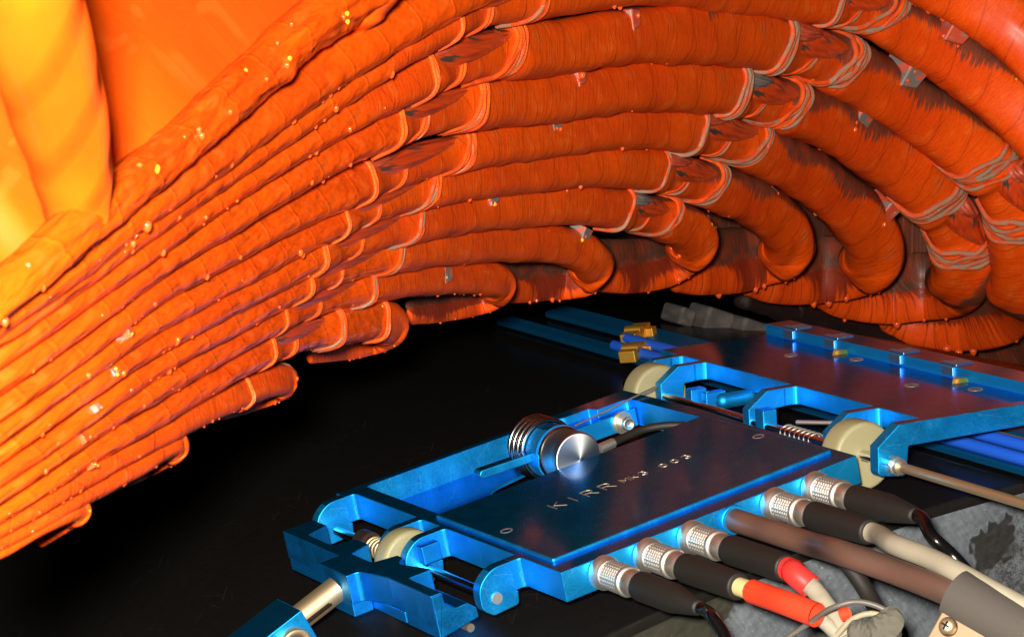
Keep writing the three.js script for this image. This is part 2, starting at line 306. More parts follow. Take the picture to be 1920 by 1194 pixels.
const BARS = {
  b8: { p: [[-60, 640, 74], [100, 535, 76], [250, 425, 78], [394, 325, 78], [540, 224, 80], [690, 120, 84], [824, 38, 90], [1010, -10, 92], [1226, -38, 94], [1350, -24, 94], [1480, -8, 92], [1580, 8, 92], [1659, 34, 98], [1730, 72, 104], [1800, 117, 108], [1870, 172, 110], [1930, 226, 110], [1980, 290, 110], [2015, 370, 110], [2025, 460, 108], [2010, 540, 104]] },
  b7: { p: [[-60,690,66],[100,580,70],[250,472,72],[405,362,74],[520,286,76],[650,207,85],[774,142,95],[870,112,101],[950,97,104],[1042,88,104],[1170,66,104],[1280,62,112],[1400,72,109],[1520,102,107],[1575,124,113],[1640,160,112],[1720,207,113],[1790,256,114],[1850,308,115],[1890,370,115],[1912,440,115],[1920,520,115],[1908,548,128,0.015],[1866,575,145,0.04],[1805,584,152,0.055],[1740,580,152,0.065],[1690,562,140,0.075]], fold: 21.3 },
  b6: { p: [[-60,742,62],[50,665,64],[180,570,66],[310,474,68],[450,388,74],[580,306,80],[707,240,91],[800,212,97],[870,197,97],[975,187,97],[1085,174,97],[1193,160,97],[1280,160,102],[1354,166,102],[1420,184,100],[1478,203,100],[1540,224,102],[1620,266,110],[1690,314,112],[1745,364,112],[1790,432,113],[1806,500,113],[1790,536,112,0.015],[1732,538,128,0.035],[1660,540,138,0.05],[1592,533,134,0.06],[1545,515,120,0.065]], fold: 21.4 },
  b5: { p: [[-60,792,60],[70,702,62],[180,620,64],[285,541,66],[400,476,70],[520,412,72],[655,348,79],[760,312,81],[865,282,81],[925,270,81],[1030,254,81],[1126,242,81],[1210,240,81],[1277,243,89],[1345,256,91],[1411,276,93],[1470,302,95],[1540,346,98],[1600,396,106],[1634,440,106],[1640,482,106],[1622,500,104,0.015],[1575,505,122,0.035],[1520,506,130,0.05],[1460,505,128,0.055],[1410,495,120,0.065]], fold: 20.4 },
  b4: { p: [[-60,838,58],[70,744,60],[170,672,62],[265,605,64],[380,541,68],[500,474,72],[617,414,76],[710,380,79],[801,354,79],[875,337,79],[965,324,81],[1050,314,81],[1126,311,81],[1216,318,81],[1275,332,87],[1330,349,87],[1390,368,89],[1440,398,91],[1474,432,93],[1480,465,93],[1462,482,94,0.015],[1425,484,112,0.035],[1380,488,125,0.045],[1320,490,125,0.05],[1270,488,118,0.06]], fold: 19.4 },
  b3: { p: [[-60,880,56],[60,792,58],[150,725,60],[245,661,62],[350,600,66],[460,540,70],[580,480,72],[680,444,76],[770,418,79],[837,405,79],[910,393,79],[1000,384,79],[1070,381,79],[1150,390,79],[1200,401,79],[1247,412,81],[1285,428,87],[1300,452,87],[1284,474,84,0.015],[1240,491,98,0.035],[1180,497,104,0.045],[1115,496,102,0.055]], fold: 17.4 },
  b2: { p: [[-60,916,54],[60,840,56],[140,782,58],[220,722,60],[320,660,62],[430,598,64],[545,536,66],[640,502,70],[735,476,74],[800,464,74],[866,459,74],[962,453,74],[1040,458,74],[1090,472,76],[1112,496,74],[1090,518,78,0.015],[1040,519,93,0.04],[980,518,104,0.05],[920,518,103,0.055]], fold: 14.4 },
  b1: { p: [[-60,952,52],[30,892,54],[110,836,56],[185,785,58],[290,720,60],[400,658,60],[512,596,60],[600,563,62],[685,540,64],[760,526,64],[825,521,64],[890,520,64],[932,530,64],[925,549,60,0.015],[880,563,63,0.035],[820,573,64,0.045],[770,579,62,0.05]], fold: 12.5 },
  b0: { p: [[-60,990,50],[20,938,52],[90,892,54],[160,846,56],[260,788,58],[370,723,60],[470,665,62],[550,635,66],[620,615,72],[690,600,76],[725,606,74],[718,625,62,0.015],[680,639,61,0.035],[630,647,59,0.045],[580,653,57,0.05]], fold: 10.6 },
  bm1: { p: [[-60,1016,46],[30,965,48],[110,917,50],[175,877,52],[270,825,54],[370,772,58],[450,735,60],[505,714,62],[524,714,60],[512,729,54,0.015],[470,745,55,0.03],[410,763,52,0.04]], fold: 8.3 },
  bm2: { p: [[-60,1036,40],[20,998,44],[100,952,46],[180,908,50],[260,862,54],[318,830,56],[325,838,54],[300,855,50,0.015],[250,881,50,0.03],[200,902,48,0.04]], fold: 6.2 },
  bm3: { p: [[-60,1058,36],[20,1014,40],[80,978,44],[136,952,48],[144,958,46],[120,975,42,0.015],[70,1005,44,0.03]], fold: 4.3 },
};
BARS.b9 = { p: [[-60, 612, 100], [100, 500, 100], [250, 385, 100], [394, 280, 100], [540, 172, 100], [690, 66, 105], [850, -25, 110], [1000, -90, 110]] };
BARS.b9r = { p: [[1560, -110, 100], [1680, -70, 100], [1775, -26, 110], [1845, 12, 112], [1905, 58, 112], [1985, 140, 112], [2060, 240, 112], [2105, 360, 110], [2110, 490, 106]] };
const ROWS = [['b8', 824, 38, 1000, -8], ['b7', 774, 142, 945, 98], ['b6', 707, 240, 868, 197], ['b5', 660, 348, 858, 284], ['b4', 617, 414, 795, 355], ['b3', 580, 480, 762, 420], ['b2', 545, 536, 728, 478], ['b1', 512, 596, 678, 541], ['b0', 482, 662, 612, 617],
  ['b8', 1530, -2, 1650, 30], ['b7', 1434, 80, 1562, 118], ['b6', 1352, 166, 1468, 200], ['b5', 1275, 243, 1400, 272], ['b4', 1212, 318, 1320, 346], ['b3', 1146, 390, 1238, 410], ['b7', 1850, 308, 1902, 405], ['b6', 1745, 364, 1800, 455]];
const LABELS = {
  b9: 'brightest orange winding bar, directly below the broad smooth one at the upper left',
  b9r: 'red winding bar cutting the top right corner, only its lower edge in view',
  b8: 'highest bound winding bar, running out at the top and at the right edge',
  b7: 'red winding bar with second highest bindings, its curled end at the right edge',
  b6: 'red winding bar whose large curled end is the rightmost complete hook above the crawlers',
  b5: 'red winding bar whose curled end is second complete hook from the right',
  b4: 'red winding bar whose curled end is third complete hook from the right, below two bindings',
  b3: 'red winding bar ending in the hook right above the gold sliders of the blue rail',
  b2: 'red winding bar ending in the hook above the far tip of the blue guide rail',
  b1: 'red winding bar whose hook hangs over the black rotor left of the blue rail tip',
  b0: 'red winding bar with a blunt end hanging over the black rotor above the chrome roller',
  bm1: 'orange winding bar ending in a round lobe above bare black rotor, left of the roller',
  bm2: 'orange winding bar with a small lobe low on the left, third from the bottom corner',
  bm3: 'lowest orange winding bar, its small lobe nearest the bottom left corner',
};
const BAR = {};
for (const [k, d] of Object.entries(BARS)) {
  const n = (d.p.length - 1) * 10, bar = new Bar(d.p, n, { fold: d.fold ? d.fold * 10 : 0, rows: ROWS.filter((q) => q[0] === k) }), root = thing('winding_bar', LABELS[k], 'winding bar', 'taped winding bars of the stator end winding');
  const lowN = { bm3: 1, bm2: 1, bm1: 1, b0: 1 }[k];
  const right = d.p.findIndex((p) => p[0] > 640);              // beyond this the varnish is thinner
  const cut = k === 'b9r' ? 1 : right > 2 && k !== 'b9' ? right * 10 : 0;
  const end = d.fold ? Math.round(d.fold * 10) : n;
  BAR[k] = { bar, root, end };
  // one continuous varnished skin: painted stretch on the near side, worn stretch towards the hook, return leg
  const r2 = d.p.findIndex((p) => p[0] > 1230), cut2 = Math.min(r2 > 2 ? r2 * 10 : end, end);
  if (cut) {
    put('painted_length', bar.geometry(0, cut, true, false), mPaint, root);
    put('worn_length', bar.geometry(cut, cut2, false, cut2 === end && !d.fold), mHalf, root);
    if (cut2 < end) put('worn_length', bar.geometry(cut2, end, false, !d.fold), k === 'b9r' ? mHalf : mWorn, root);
  }
  else put('painted_length', bar.geometry(0, end, true, !d.fold), lowN ? mHalf : mPaint, root);
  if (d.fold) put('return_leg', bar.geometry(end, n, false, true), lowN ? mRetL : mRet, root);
}
// varnish that has run into the grooves and fused neighbouring bars on the near side
function fillet(root, A, B, xa, xb, phA = -0.86, phB = 0.80) {
  const rows = 7, pos = [], uv = [], idx = []; let n = 0; const i0 = A.near(xa, A.st[A.near(xa, 600)][1]);
  const st = A.st.map((q, i) => i).filter((i) => A.st[i][0] >= xa && A.st[i][0] <= xb && i < (A.o.fold || 1e9) - 6);
  for (const i of st) {
    const j = B.near(A.st[i][0] + 12, A.st[i][1] + 40), p0 = A.skin(i, phA, 1.0), p1 = B.skin(j, phB, 1.0), s = A.s[i];
    for (let r = 0; r <= rows; r++) {
      const t = r / rows, p = p0.clone().lerp(p1, t), toEye = EYE.clone().sub(p).normalize();
      const h = Math.sin(t * Math.PI) * (-0.10 + 0.75 * (vnoise(s * 60, t * 2.5, 201) - 0.35) + 0.35 * (vnoise(s * 200, t * 4, 202) - 0.5));
      p.addScaledVector(toEye, A.F[i].w * h * 0.5);
      pos.push(p.x, p.y, p.z); uv.push(s / 0.256, 0.30 + 0.15 * t);
    }
    n++;
  }
  const W = rows + 1; for (let a = 0; a < n - 1; a++) for (let r = 0; r < rows; r++) { const q = a * W + r; idx.push(q, q + 1, q + W, q + W, q + 1, q + W + 1); }
  const g = new THREE.BufferGeometry(); g.setAttribute('position', new THREE.Float32BufferAttribute(pos, 3)); g.setAttribute('uv', new THREE.Float32BufferAttribute(uv, 2)); g.setIndex(idx); g.computeVertexNormals();
  put('varnish_fillet', g, mPaint, root);
}
{ const order = ['b9', 'b8', 'b7', 'b6', 'b5', 'b4', 'b3', 'b2', 'b1', 'b0', 'bm1', 'bm2', 'bm3'], lim = [830, 830, 760, 690, 640, 600, 560, 530, 490, 440, 400, 300, 120];
  for (let q = 0; q + 1 < order.length; q++) {
    fillet(BAR[order[q]].root, BAR[order[q]].bar, BAR[order[q + 1]].bar, -60, lim[q + 1]);
    for (let c = 0; c < 8; c++) { const A = BAR[order[q]].bar, i = A.near(rr(-20, lim[q + 1]), 0) , k = clamp(Math.floor(rr(4, A.near(lim[q + 1], A.st[A.st.length >> 1][1]))), 2, A.P.length - 4); drip(BAR[order[q]].root, A, k, rr(-1.15, -0.6), A.F[k].w * (0.04 + 0.16 * Math.pow(rnd(), 2.5))); }
  } }
// cord bindings: the nearer row (left end of each gap, then the bundle on its right), the middle row, the far row
for (const [k, lx, ly, bx, by] of [['b8', 824, 38, 1000, -8], ['b7', 774, 142, 945, 98], ['b6', 707, 240, 868, 197], ['b5', 660, 348, 858, 284], ['b4', 617, 414, 795, 355], ['b3', 580, 480, 762, 420], ['b2', 545, 536, 728, 478], ['b1', 512, 596, 678, 541], ['b0', 482, 662, 612, 617]]) {
  const { bar, root } = BAR[k], far = ['b0', 'b1', 'b2', 'b3', 'b4'].includes(k);
  lash(root, bar, bx, by, 4 + Math.floor(rnd() * 2), { tail: rr(2.4, 3.8), mats: far ? [1, 0, 2, 1, 0] : [0, 0, 1, 0, 0] });
  lash(root, bar, lx + rr(2, 12), ly, 2 + Math.floor(rnd() * 2), { tail: rr(0.8, 1.8), mats: far ? [0, 1, 0] : [0, 0, 0] });
  lash(root, bar, lerp(lx, bx, 0.42), lerp(ly, by, 0.42), 3, { tail: 3.2, mats: [0, 0, 1], r: bar.F[bar.near(bx, by)].w * 0.07 });
}
for (const [k, lx, ly, bx, by] of [['b8', 1530, -2, 1650, 30], ['b7', 1434, 80, 1562, 118], ['b6', 1352, 166, 1468, 200], ['b5', 1275, 243, 1400, 272], ['b4', 1212, 318, 1320, 346], ['b3', 1146, 390, 1238, 410]]) {
  const { bar, root } = BAR[k];
  lash(root, bar, bx, by, 5, { tail: rr(1.6, 3.2), mats: [[0, 2, 1, 2, 2], [1, 0, 2, 1, 2], [0, 1, 2, 0, 2]][Math.floor(rnd() * 3)] });
  lash(root, bar, lerp(lx, bx, 0.55), lerp(ly, by, 0.55), 2, { tail: 3, mats: [0, 1], r: bar.F[bar.near(bx, by)].w * 0.07 });
  lash(root, bar, lx + rr(0, 10), ly, 2 + Math.floor(rnd() * 2), { tail: rr(0.6, 1.4), mats: [1, 2, 2] });
}
for (const [k, bx, by] of [['b7', 1850, 308], ['b7', 1902, 405], ['b6', 1745, 364], ['b6', 1800, 455]]) lash(BAR[k].root, BAR[k].bar, bx, by, 4, { tail: 0.9, mats: [1, 2, 2, 1] });
for (const [k, bx, by] of [['bm1', 440, 740], ['b0', 690, 601]]) lash(BAR[k].root, BAR[k].bar, bx, by, 2, { tail: 0.5, mats: [0, 1] });
for (const [k, x, y, w, h, red] of [['b7', 1168, 38, 34, 42, 1], ['b6', 1072, 146, 36, 34, 1], ['b5', 1030, 233, 42, 26, 0], ['b4', 966, 298, 30, 22, 0], ['b3', 910, 371, 44, 30, 0], ['b2', 850, 450, 28, 26, 0], ['b1', 822, 516, 44, 32, 0],
  ['b8', 1785, 54, 44, 46, 1], ['b7', 1694, 134, 46, 48, 0], ['b6', 1600, 215, 44, 44, 0], ['b5', 1522, 298, 34, 34, 0], ['b4', 1430, 356, 36, 34, 0], ['b3', 1328, 420, 20, 20, 0], ['b2', 1087, 434, 40, 26, 0], ['b6', 1652, 388, 30, 44, 1],
  ['b3', 235, 626, 26, 24, 1], ['b2', 208, 700, 30, 18, 0], ['b1', 176, 766, 24, 18, 0], ['b0', 152, 824, 34, 22, 0], ['bm1', 170, 872, 22, 16, 0], ['b5', 302, 508, 24, 20, 1], ['b7', 392, 330, 30, 20, 1]]) packing(BAR[k].root, BAR[k].bar, x, y, w * (x < 430 ? 0.8 : 1), h * (x < 430 ? 0.8 : 1), x < 430 && y !== 766 && y !== 700 ? mPad : red ? mGlassRed : mGlass);
// varnish-soaked cloth pads between the two bindings of a row, pressed into the groove above the bar
function pad(root, bar, x0, y0, x1, y1, up, mat, name, ht = 0.62, sd = 1) {
  const i = bar.near((x0 + x1) / 2, (y0 + y1) / 2), f = bar.F[i], len = bar.P[bar.near(x1, y1)].distanceTo(bar.P[bar.near(x0, y0)]);
  const g = new THREE.SphereGeometry(1, 40, 24), a = g.attributes.position;
  for (let k = 0; k < a.count; k++) {
    const X = a.getX(k), Y = a.getY(k), Z = a.getZ(k);
    const fold = 0.16 * Math.sin((Y * 5 + X * 1.6) * 2.4 + sd) + 0.5 * (vnoise(X * 2.5 + 7, Y * 4 + 3 + sd, 98) - 0.5) + 0.2 * (vnoise(X * 9 + 7, Y * 12 + 3, 99) - 0.5);
    const taper = 1 - 0.45 * X;
    a.setXYZ(k, X * len * 0.56, Y * f.w * ht * taper + X * f.w * 0.15, (Z * (1 + 0.6 * fold)) * f.w * 0.5);
  }
  g.computeVertexNormals();
  const m = put(name, g, mat, root);
  m.position.copy(bar.P[i]).addScaledVector(f.U, f.w * up).addScaledVector(f.N, f.w * 0.92);
  m.quaternion.setFromRotationMatrix(new THREE.Matrix4().makeBasis(f.T, f.U, f.N)); return m;
}
let pk = 0;
for (const [k, x0, y0, x1, y1] of ROWS) {
  pad(BAR[k].root, BAR[k].bar, x0 + 14, y0, x1 - 14, y1, 0.5, mPad, 'cloth_pad', 0.62, pk++);
  pad(BAR[k].root, BAR[k].bar, x0 + 4, y0, lerp(x0, x1, 0.42), lerp(y0, y1, 0.42), 0.72, pk % 3 ? mGlassRed : mGlass, 'glass_pad', 0.34, pk);
}
// beads and runs of varnish
for (const [k, b] of Object.entries(BAR)) {
  const { bar, root, end } = b, last = Math.min(end, bar.P.length - 2);
  for (let c = 0; c < 5; c++) {
    const ci = rr(14, last), many = 1 + Math.floor(rnd() * 3.4);
    for (let q = 0; q < many; q++) drip(root, bar, clamp(Math.floor(ci + rr(-3, 3)), 2, last), rr(-1.5, -1.0), bar.F[Math.floor(ci)].w * rr(0.03, 0.12), mResin);
  }
  for (let q = 0; q < 4; q++) { const i = Math.floor(rr(12, last)); drip(root, bar, i, rr(0.5, 1.3), bar.F[i].w * rr(0.04, 0.1), rnd() < 0.3 ? mAmber : mResin); }
  if (end < bar.P.length - 1) for (let q = 0; q < 5; q++) { const i = Math.floor(rr(end, bar.P.length - 8)); drip(root, bar, i, rr(1.35, 1.6), bar.F[i].w * rr(0.05, 0.11)); }
}
const mPanel = mPaint.clone(); mPanel.bumpScale = 0.0004; mPanel.roughness = 0.6; mPanel.clearcoat = 0; mPanel.specularIntensity = 0.15;
// broad smooth panel and the thick taped conductors at the upper left, close to the flash
{
  const t = thing('broad_winding_bar', 'broad smooth orange bar filling the upper left, behind the thick taped conductor', 'winding bar');
  const bar = new Bar([[-260, 500, 460, 0.05], [-40, 340, 450, 0.02], [225, 95, 440, 0], [370, -30, 440, 0], [570, -210, 460, 0]], 60, { e: 6, thick: 0.16, off: 0.09, lump: 0.012, sag: 0 });
  put('varnished_face', bar.geometry(0, 60, true, true, 56), mPanel, t);
  const rb = new Bar([[-256, 772, 84], [-96, 640, 84], [30, 531, 84], [130, 441, 82], [220, 364, 80], [310, 290, 78], [400, 210, 80], [490, 130, 82], [572, 58, 86], [660, -6, 92], [760, -76, 96]], 120, { off: -0.010, lump: 0.2, e: 2.2, sag: 0.35 });
  put('varnish_ridge', rb.geometry(0, 120), mPaint, t);
  fillet(t, rb, BAR.b9.bar, -60, 760, -0.7, 0.9);
  
  for (let q = 0; q < 26; q++) drip(t, rb, Math.floor(rr(10, 112)), rr(-1.3, 0.6), rb.F[40].w * rr(0.08, 0.2), rnd() < 0.2 ? mAmber : mResin);
  for (const [x, y, s] of [[170, 455, .05], [205, 452, .035], [70, 555, .05], [600, 92, .045], [618, 88, .035], [520, 176, .05], [395, 318, .05]]) { const m = put('resin_drip', new THREE.SphereGeometry(0.0016 * (s / 0.05), 12, 9), s > .048 ? mAmber : mResin, t); m.position.copy(at(x, y, depthOf(x, y) + 0.012)); m.scale.set(1, 1.4, 1); }
  const defs = [
    [[[20, -140, 205], [62, 40, 200], [105, 190, 182], [132, 310, 150], [142, 395, 122], [142, 440, 92], [150, 476, 40]], 'thick orange taped conductor with rounded tip, brightly lit at the upper left corner', -0.004],
    [[[650, -160, 250], [632, -40, 240], [622, 10, 200], [616, 45, 140], [612, 62, 60]], 'thick taped conductor at the top edge, only its rounded orange tip showing', 0.02],
  ];
  for (const [p, label, off] of defs) {
    const c = thing('taped_conductor', label, 'taped conductor'), b = new Bar(p, 50, { e: 2.2, thick: 0.8, off, lump: 0.03, sag: 0 });
    const st = b.F; put('tape_wrap', b.geometry(0, 50, true, true, 48), mTape(), c);
  }
}
function mTape() {
  if (mTape.m) return mTape.m;
  const map = makeTex(512, 256, (u, v) => { const n = vnoise(u * 12, v * 6, 51, 12, 6); return mix3([0.82, 0.090, 0.003], [0.76, 0.075, 0.004], n); });
  const bm = makeTex(512, 256, (u, v) => { const lap = (((u * 11 + v * 3.0 + 0.06 * Math.sin(v * 6.283)) % 1) + 1) % 1; const h = 0.7 * (lap < 0.6 ? lap / 0.6 : sstep(1, 0.6, lap)) + 0.3 * vnoise(u * 30, v * 12, 52, 30, 12); return [h, h, h]; }, false);
  return mTape.m = new THREE.MeshPhysicalMaterial({ map, bumpMap: bm, bumpScale: 0.0008, specularIntensity: 0.2, roughness: 0.45, clearcoat: 0.35, clearcoatRoughness: 0.1 });
}
// things far behind the hooks, their shadow toned into dark colours
{
  const darkMat = new THREE.MeshStandardMaterial({ map: texRet, color: 0x4a3c38, roughness: 0.7, bumpMap: bumpBar, bumpScale: 0.0015 });  // return-leg texture tinted darker to stand for shadow
  for (const [p, label] of [
    [[[1395, 560, 36], [1450, 575, 40], [1500, 598, 44], [1545, 612, 44], [1590, 612, 30]], 'shadow-toned dark bar end below the hooks, left one of the dark pair'],
    [[[1490, 580, 40], [1550, 600, 46], [1610, 622, 48], [1670, 632, 46], [1730, 628, 30]], 'shadow-toned dark bar end below the hooks, right one of the dark pair']]) {
    const t = thing('dark_bar_end', label, 'winding bar'), b = new Bar(p, 40, { off: 0.09 }); put('dark_tape', b.geometry(0, 40), darkMat, t);
  }
  const t3 = thing('rear_winding_bar', 'dark inner winding bar glimpsed in the gaps between the right-hand bars', 'winding bar');
  const b3 = new Bar([[1150, 330, 220], [1350, 350, 300], [1550, 330, 420], [1720, 330, 460], [1880, 330, 470], [1960, 330, 460]], 60, { off: 0.13, e: 5, thick: 0.12, sag: 0 });
  put('dark_tape', b3.geometry(0, 60), mRet, t3);
  const t2 = thing('rear_winding_bar', 'red return bar low at the right edge, behind the rear crawler plate', 'winding bar');
  const b2 = new Bar([[2060, 560, 130], [1990, 650, 130], [1900, 690, 120], [1820, 700, 105], [1740, 695, 90], [1650, 660, 60]], 60, { off: 0.10, e: 5, thick: 0.4 });
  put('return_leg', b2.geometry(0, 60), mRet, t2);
  const gm = new THREE.MeshStandardMaterial({ map: weave([0.05, 0.045, 0.042], [0.085, 0.072, 0.066], 0.3, 0.8), roughness: 0.9 });  // near-black tone stands for the shadow under the hooks
  const bl = [[1272, 590, 34, 34, 'leftmost of the dim grey packing blocks under the hooks'], [1330, 603, 62, 54, 'largest of the dim grey packing blocks under the hooks'], [1405, 622, 82, 46, 'dim grey packing block right of the largest one, beside the rear crawler']];
  for (const [x, y, w, h, label] of bl) {
    const d = 1.24, g = new RoundedBoxGeometry(w / PXF * d, h / PXF * d, 0.02, 3, 0.002), m = put(numbered('grey_packing_block'), g, gm, scene);
    m.position.copy(at(x, y, d)); m.quaternion.setFromRotationMatrix(new THREE.Matrix4().makeBasis(RIGHT, UPV, FWD.clone().negate())); m.rotateZ(-0.3); m.rotateY(0.5);
    m.userData = { label, category: 'packing block', group: 'dim grey packing blocks under the hooks' };
  }
}

const scratches = []; for (let i = 0; i < 46; i++) scratches.push([rnd(), rnd(), rr(0, 6.283), rr(0.02, 0.12), rr(0.3, 1), rr(-0.6, 0.6)]);
function scratch(u, v) {
  let m = 0;
  for (const [x, y, a, l, k, bend] of scratches) {
    let dx = u - x, dy = v - y; dx -= Math.round(dx); dy -= Math.round(dy);
    const p = dx * Math.cos(a) + dy * Math.sin(a), q = -dx * Math.sin(a) + dy * Math.cos(a) - bend * p * p;
    if (Math.abs(p) < l) m = Math.max(m, k * sstep(0.0022, 0.0006, Math.abs(q)));
  }
  return m;
}
// ---------------------------------------------------------------- rotor: ring surface and dusty end face
const RR = 0.9, RX = 0.06, RY = -0.011 - RR, ZEND = 0.007;
{
  const blk = makeTex(512, 512, (u, v) => { const n = vnoise(u * 40, v * 40, 61, 40, 40), s = sstep(0.985, 1, hash(Math.floor(u * 512), Math.floor(v * 512), 62)); const k = 0.009 + 0.002 * n + 0.006 * s + 0.035 * scratch(u, v) * sstep(0.6, 0.85, vnoise(u * 5, v * 5, 63, 5, 5)); return [k, k * 0.93, k * 0.82]; });
  blk.repeat.set(4, 4);
  const m = new THREE.MeshPhysicalMaterial({ map: blk, roughness: 0.3, specularIntensity: 0.35 });
  const n = 160, a0 = -0.55, a1 = 0.75, geo = [];
  const lathe = [[ZEND - 0.0012, RR], [-0.9, RR]], pos = [], uv = [], idx = [];
  const zs = [-0.9, -0.6, -0.4, -0.25, -0.15, -0.08, -0.03, ZEND - 0.0012];
  const ring = (z, r) => { for (let i = 0; i <= n; i++) { const a = lerp(a0, a1, i / n); pos.push(RX + r * Math.sin(a), RY + r * Math.cos(a), z); uv.push(a * RR * 4, z * 4); } };
  zs.forEach((z) => ring(z, RR)); ring(ZEND, RR - 0.0012); ring(ZEND, RR - 0.004);
  const W = n + 1; for (let k = 0; k < zs.length + 1; k++) for (let i = 0; i < n; i++) { const a = k * W + i, b = a + W; idx.push(a, b, a + 1, a + 1, b, b + 1); }
  const g = new THREE.BufferGeometry(); g.setAttribute('position', new THREE.Float32BufferAttribute(pos, 3)); g.setAttribute('uv', new THREE.Float32BufferAttribute(uv, 2)); g.setIndex(idx); g.computeVertexNormals();
  const s = put('rotor_surface', g, m, scene); s.userData.kind = 'structure';
  // end face: u, v cover x 0..0.22, y -0.16..-0.01
  const dust = makeTex(1024, 1024, (u, v) => {
    const x = u * 220, y = -160 + v * 150;                    // mm
    const n1 = vnoise(x * 0.10, y * 0.10, 71), n2 = vnoise(x * 0.5, y * 0.5, 72), n3 = vnoise(x * 3.2, y * 3.2, 73), n4 = vnoise(x * 1.2 + y * 0.6, y * 0.25, 74);
    let c = mix3([0.145, 0.168, 0.19], [0.095, 0.11, 0.126], clamp(0.25 + 0.8 * (n1 - 0.4) + 0.5 * (n2 - 0.5), 0, 1));
    const k = 0.74 + 0.18 * n3 + 0.24 * (n4 - 0.5); c = [c[0] * k, c[1] * k, c[2] * k];
    if (n3 > 0.93 && n2 > 0.5) c = [0.36, 0.37, 0.38];
    // bare black patch with ragged edge, and its spatter
    const dx = Math.abs(x - 164) - 9, dy = Math.abs(y + 37.5 - 0.12 * (x - 164)) - 7, d = Math.max(dx, dy) + 5 * (n2 - 0.5) + 3 * (n1 - 0.5);
    c = mix3([0.018, 0.018, 0.017], c, sstep(-0.6, 1.2, d));
    const sp = sstep(26, 4, Math.hypot(x - 172, (y + 46) * 0.8)) * sstep(0.48, 0.62, n3 * 0.6 + n2 * 0.4); c = mix3(c, [0.03, 0.03, 0.03], 0.9 * sp);
    // the dust ends in an irregular line towards the left: dark olive metal beyond
    const e = (x - 62 - (y + 11) * 0.75) + 5 * (n1 - 0.5) + 3 * (n2 - 0.5); c = mix3([0.026, 0.026, 0.016], c, sstep(-0.8, 1.2, e));
    return c;
  }, true, false);
  const me = new THREE.MeshStandardMaterial({ map: dust, roughness: 0.62, bumpMap: makeTex(512, 512, (u, v) => { const h = 0.5 * vnoise(u * 90, v * 90, 75) + 0.5 * vnoise(u * 30, v * 12, 76); return [h, h, h]; }, false, false), bumpScale: 0.0006 });
  const p2 = [], u2 = [], i2 = [];
  for (let k = 0; k <= 1; k++) for (let i = 0; i <= n; i++) { const a = lerp(a0, a1, i / n), r = k ? RR - 0.004 : RR - 0.25, x = RX + r * Math.sin(a), y = RY + r * Math.cos(a); p2.push(x, y, ZEND); u2.push(x / 0.22, (y + 0.16) / 0.15); }
  for (let i = 0; i < n; i++) { const a = i, b = i + W; i2.push(a, a + 1, b, b, a + 1, b + 1); }
  const ge = new THREE.BufferGeometry(); ge.setAttribute('position', new THREE.Float32BufferAttribute(p2, 3)); ge.setAttribute('uv', new THREE.Float32BufferAttribute(u2, 2)); ge.setIndex(i2); ge.computeVertexNormals();
  put('rotor_end_face', ge, me, scene).userData.kind = 'structure';
}

// ---------------------------------------------------------------- crawler materials
const BLUE = new THREE.Color().setRGB(0.010, 0.43, 0.96);
const scuff = makeTex(512, 512, (u, v) => { const n = 0.5 * vnoise(u * 14, v * 14, 81, 14, 14) + 0.5 * vnoise(u * 120, v * 120, 82, 120, 120); const k = 0.84 + 0.34 * (n - 0.5) + 0.10 * scratch(u, v); return [k, k, k]; }, false);
const anod = makeTex(512, 512, (u, v) => {
  const n = vnoise(u * 9, v * 9, 83, 9, 9), g = vnoise(u * 200, v * 200, 84, 200, 200), m = scratch(u, v), dust = sstep(0.965, 0.99, vnoise(u * 160, v * 160, 85, 160, 160));
  const c = mix3([0.009, 0.37, 0.88], [0.013, 0.44, 0.99], clamp(n + 0.3 * (g - 0.5), 0, 1));
  return mix3(c, [0.45, 0.66, 0.9], clamp(0.3 * m + 0.3 * dust, 0, 1));
});
scuff.repeat.set(1 / 55, 1 / 55); anod.repeat.set(1 / 55, 1 / 55);
const mBlue = new THREE.MeshStandardMaterial({ map: anod, metalness: 0.91, roughness: 0.60, roughnessMap: scuff });
const mBlueTop = new THREE.MeshPhysicalMaterial({ map: anod, metalness: 0.95, roughness: 0.3, roughnessMap: scuff, specularColor: new THREE.Color().setRGB(0.15, 0.35, 0.8), clearcoat: 0.75, clearcoatRoughness: 0.12 });
const DUO = [mBlueTop, mBlue];
const mSteel = new THREE.MeshStandardMaterial({ color: 0xdcd4c6, metalness: 0.95, roughness: 0.42 });
const mChrome = new THREE.MeshStandardMaterial({ color: 0xd8d8d6, metalness: 1, roughness: 0.2 });
const mTurned = new THREE.MeshPhysicalMaterial({ color: 0xd4d8d8, metalness: 1, roughness: 0.5, anisotropy: 0.7 });
const mAlu = new THREE.MeshStandardMaterial({ color: 0xe8e4da, metalness: 1, roughness: 0.5 });
const mBronze = new THREE.MeshStandardMaterial({ color: 0xdcc39a, metalness: 0.92, roughness: 0.5 });
const mBrass = new THREE.MeshStandardMaterial({ color: 0xe0b04a, metalness: 0.95, roughness: 0.5 });
const mNylon = new THREE.MeshPhysicalMaterial({ map: makeTex(128, 128, (u, v) => mix3([0.28, 0.255, 0.13], [0.35, 0.32, 0.18], vnoise(u * 9, v * 9, 91, 9, 9))), roughness: 0.5 });
const mRubber = new THREE.MeshStandardMaterial({ color: 0x1b1814, roughness: 0.6 });
const mBlackGloss = new THREE.MeshStandardMaterial({ color: 0x0d0d0d, roughness: 0.22 });
const mHole = new THREE.MeshStandardMaterial({ color: 0x060606, roughness: 0.9 });

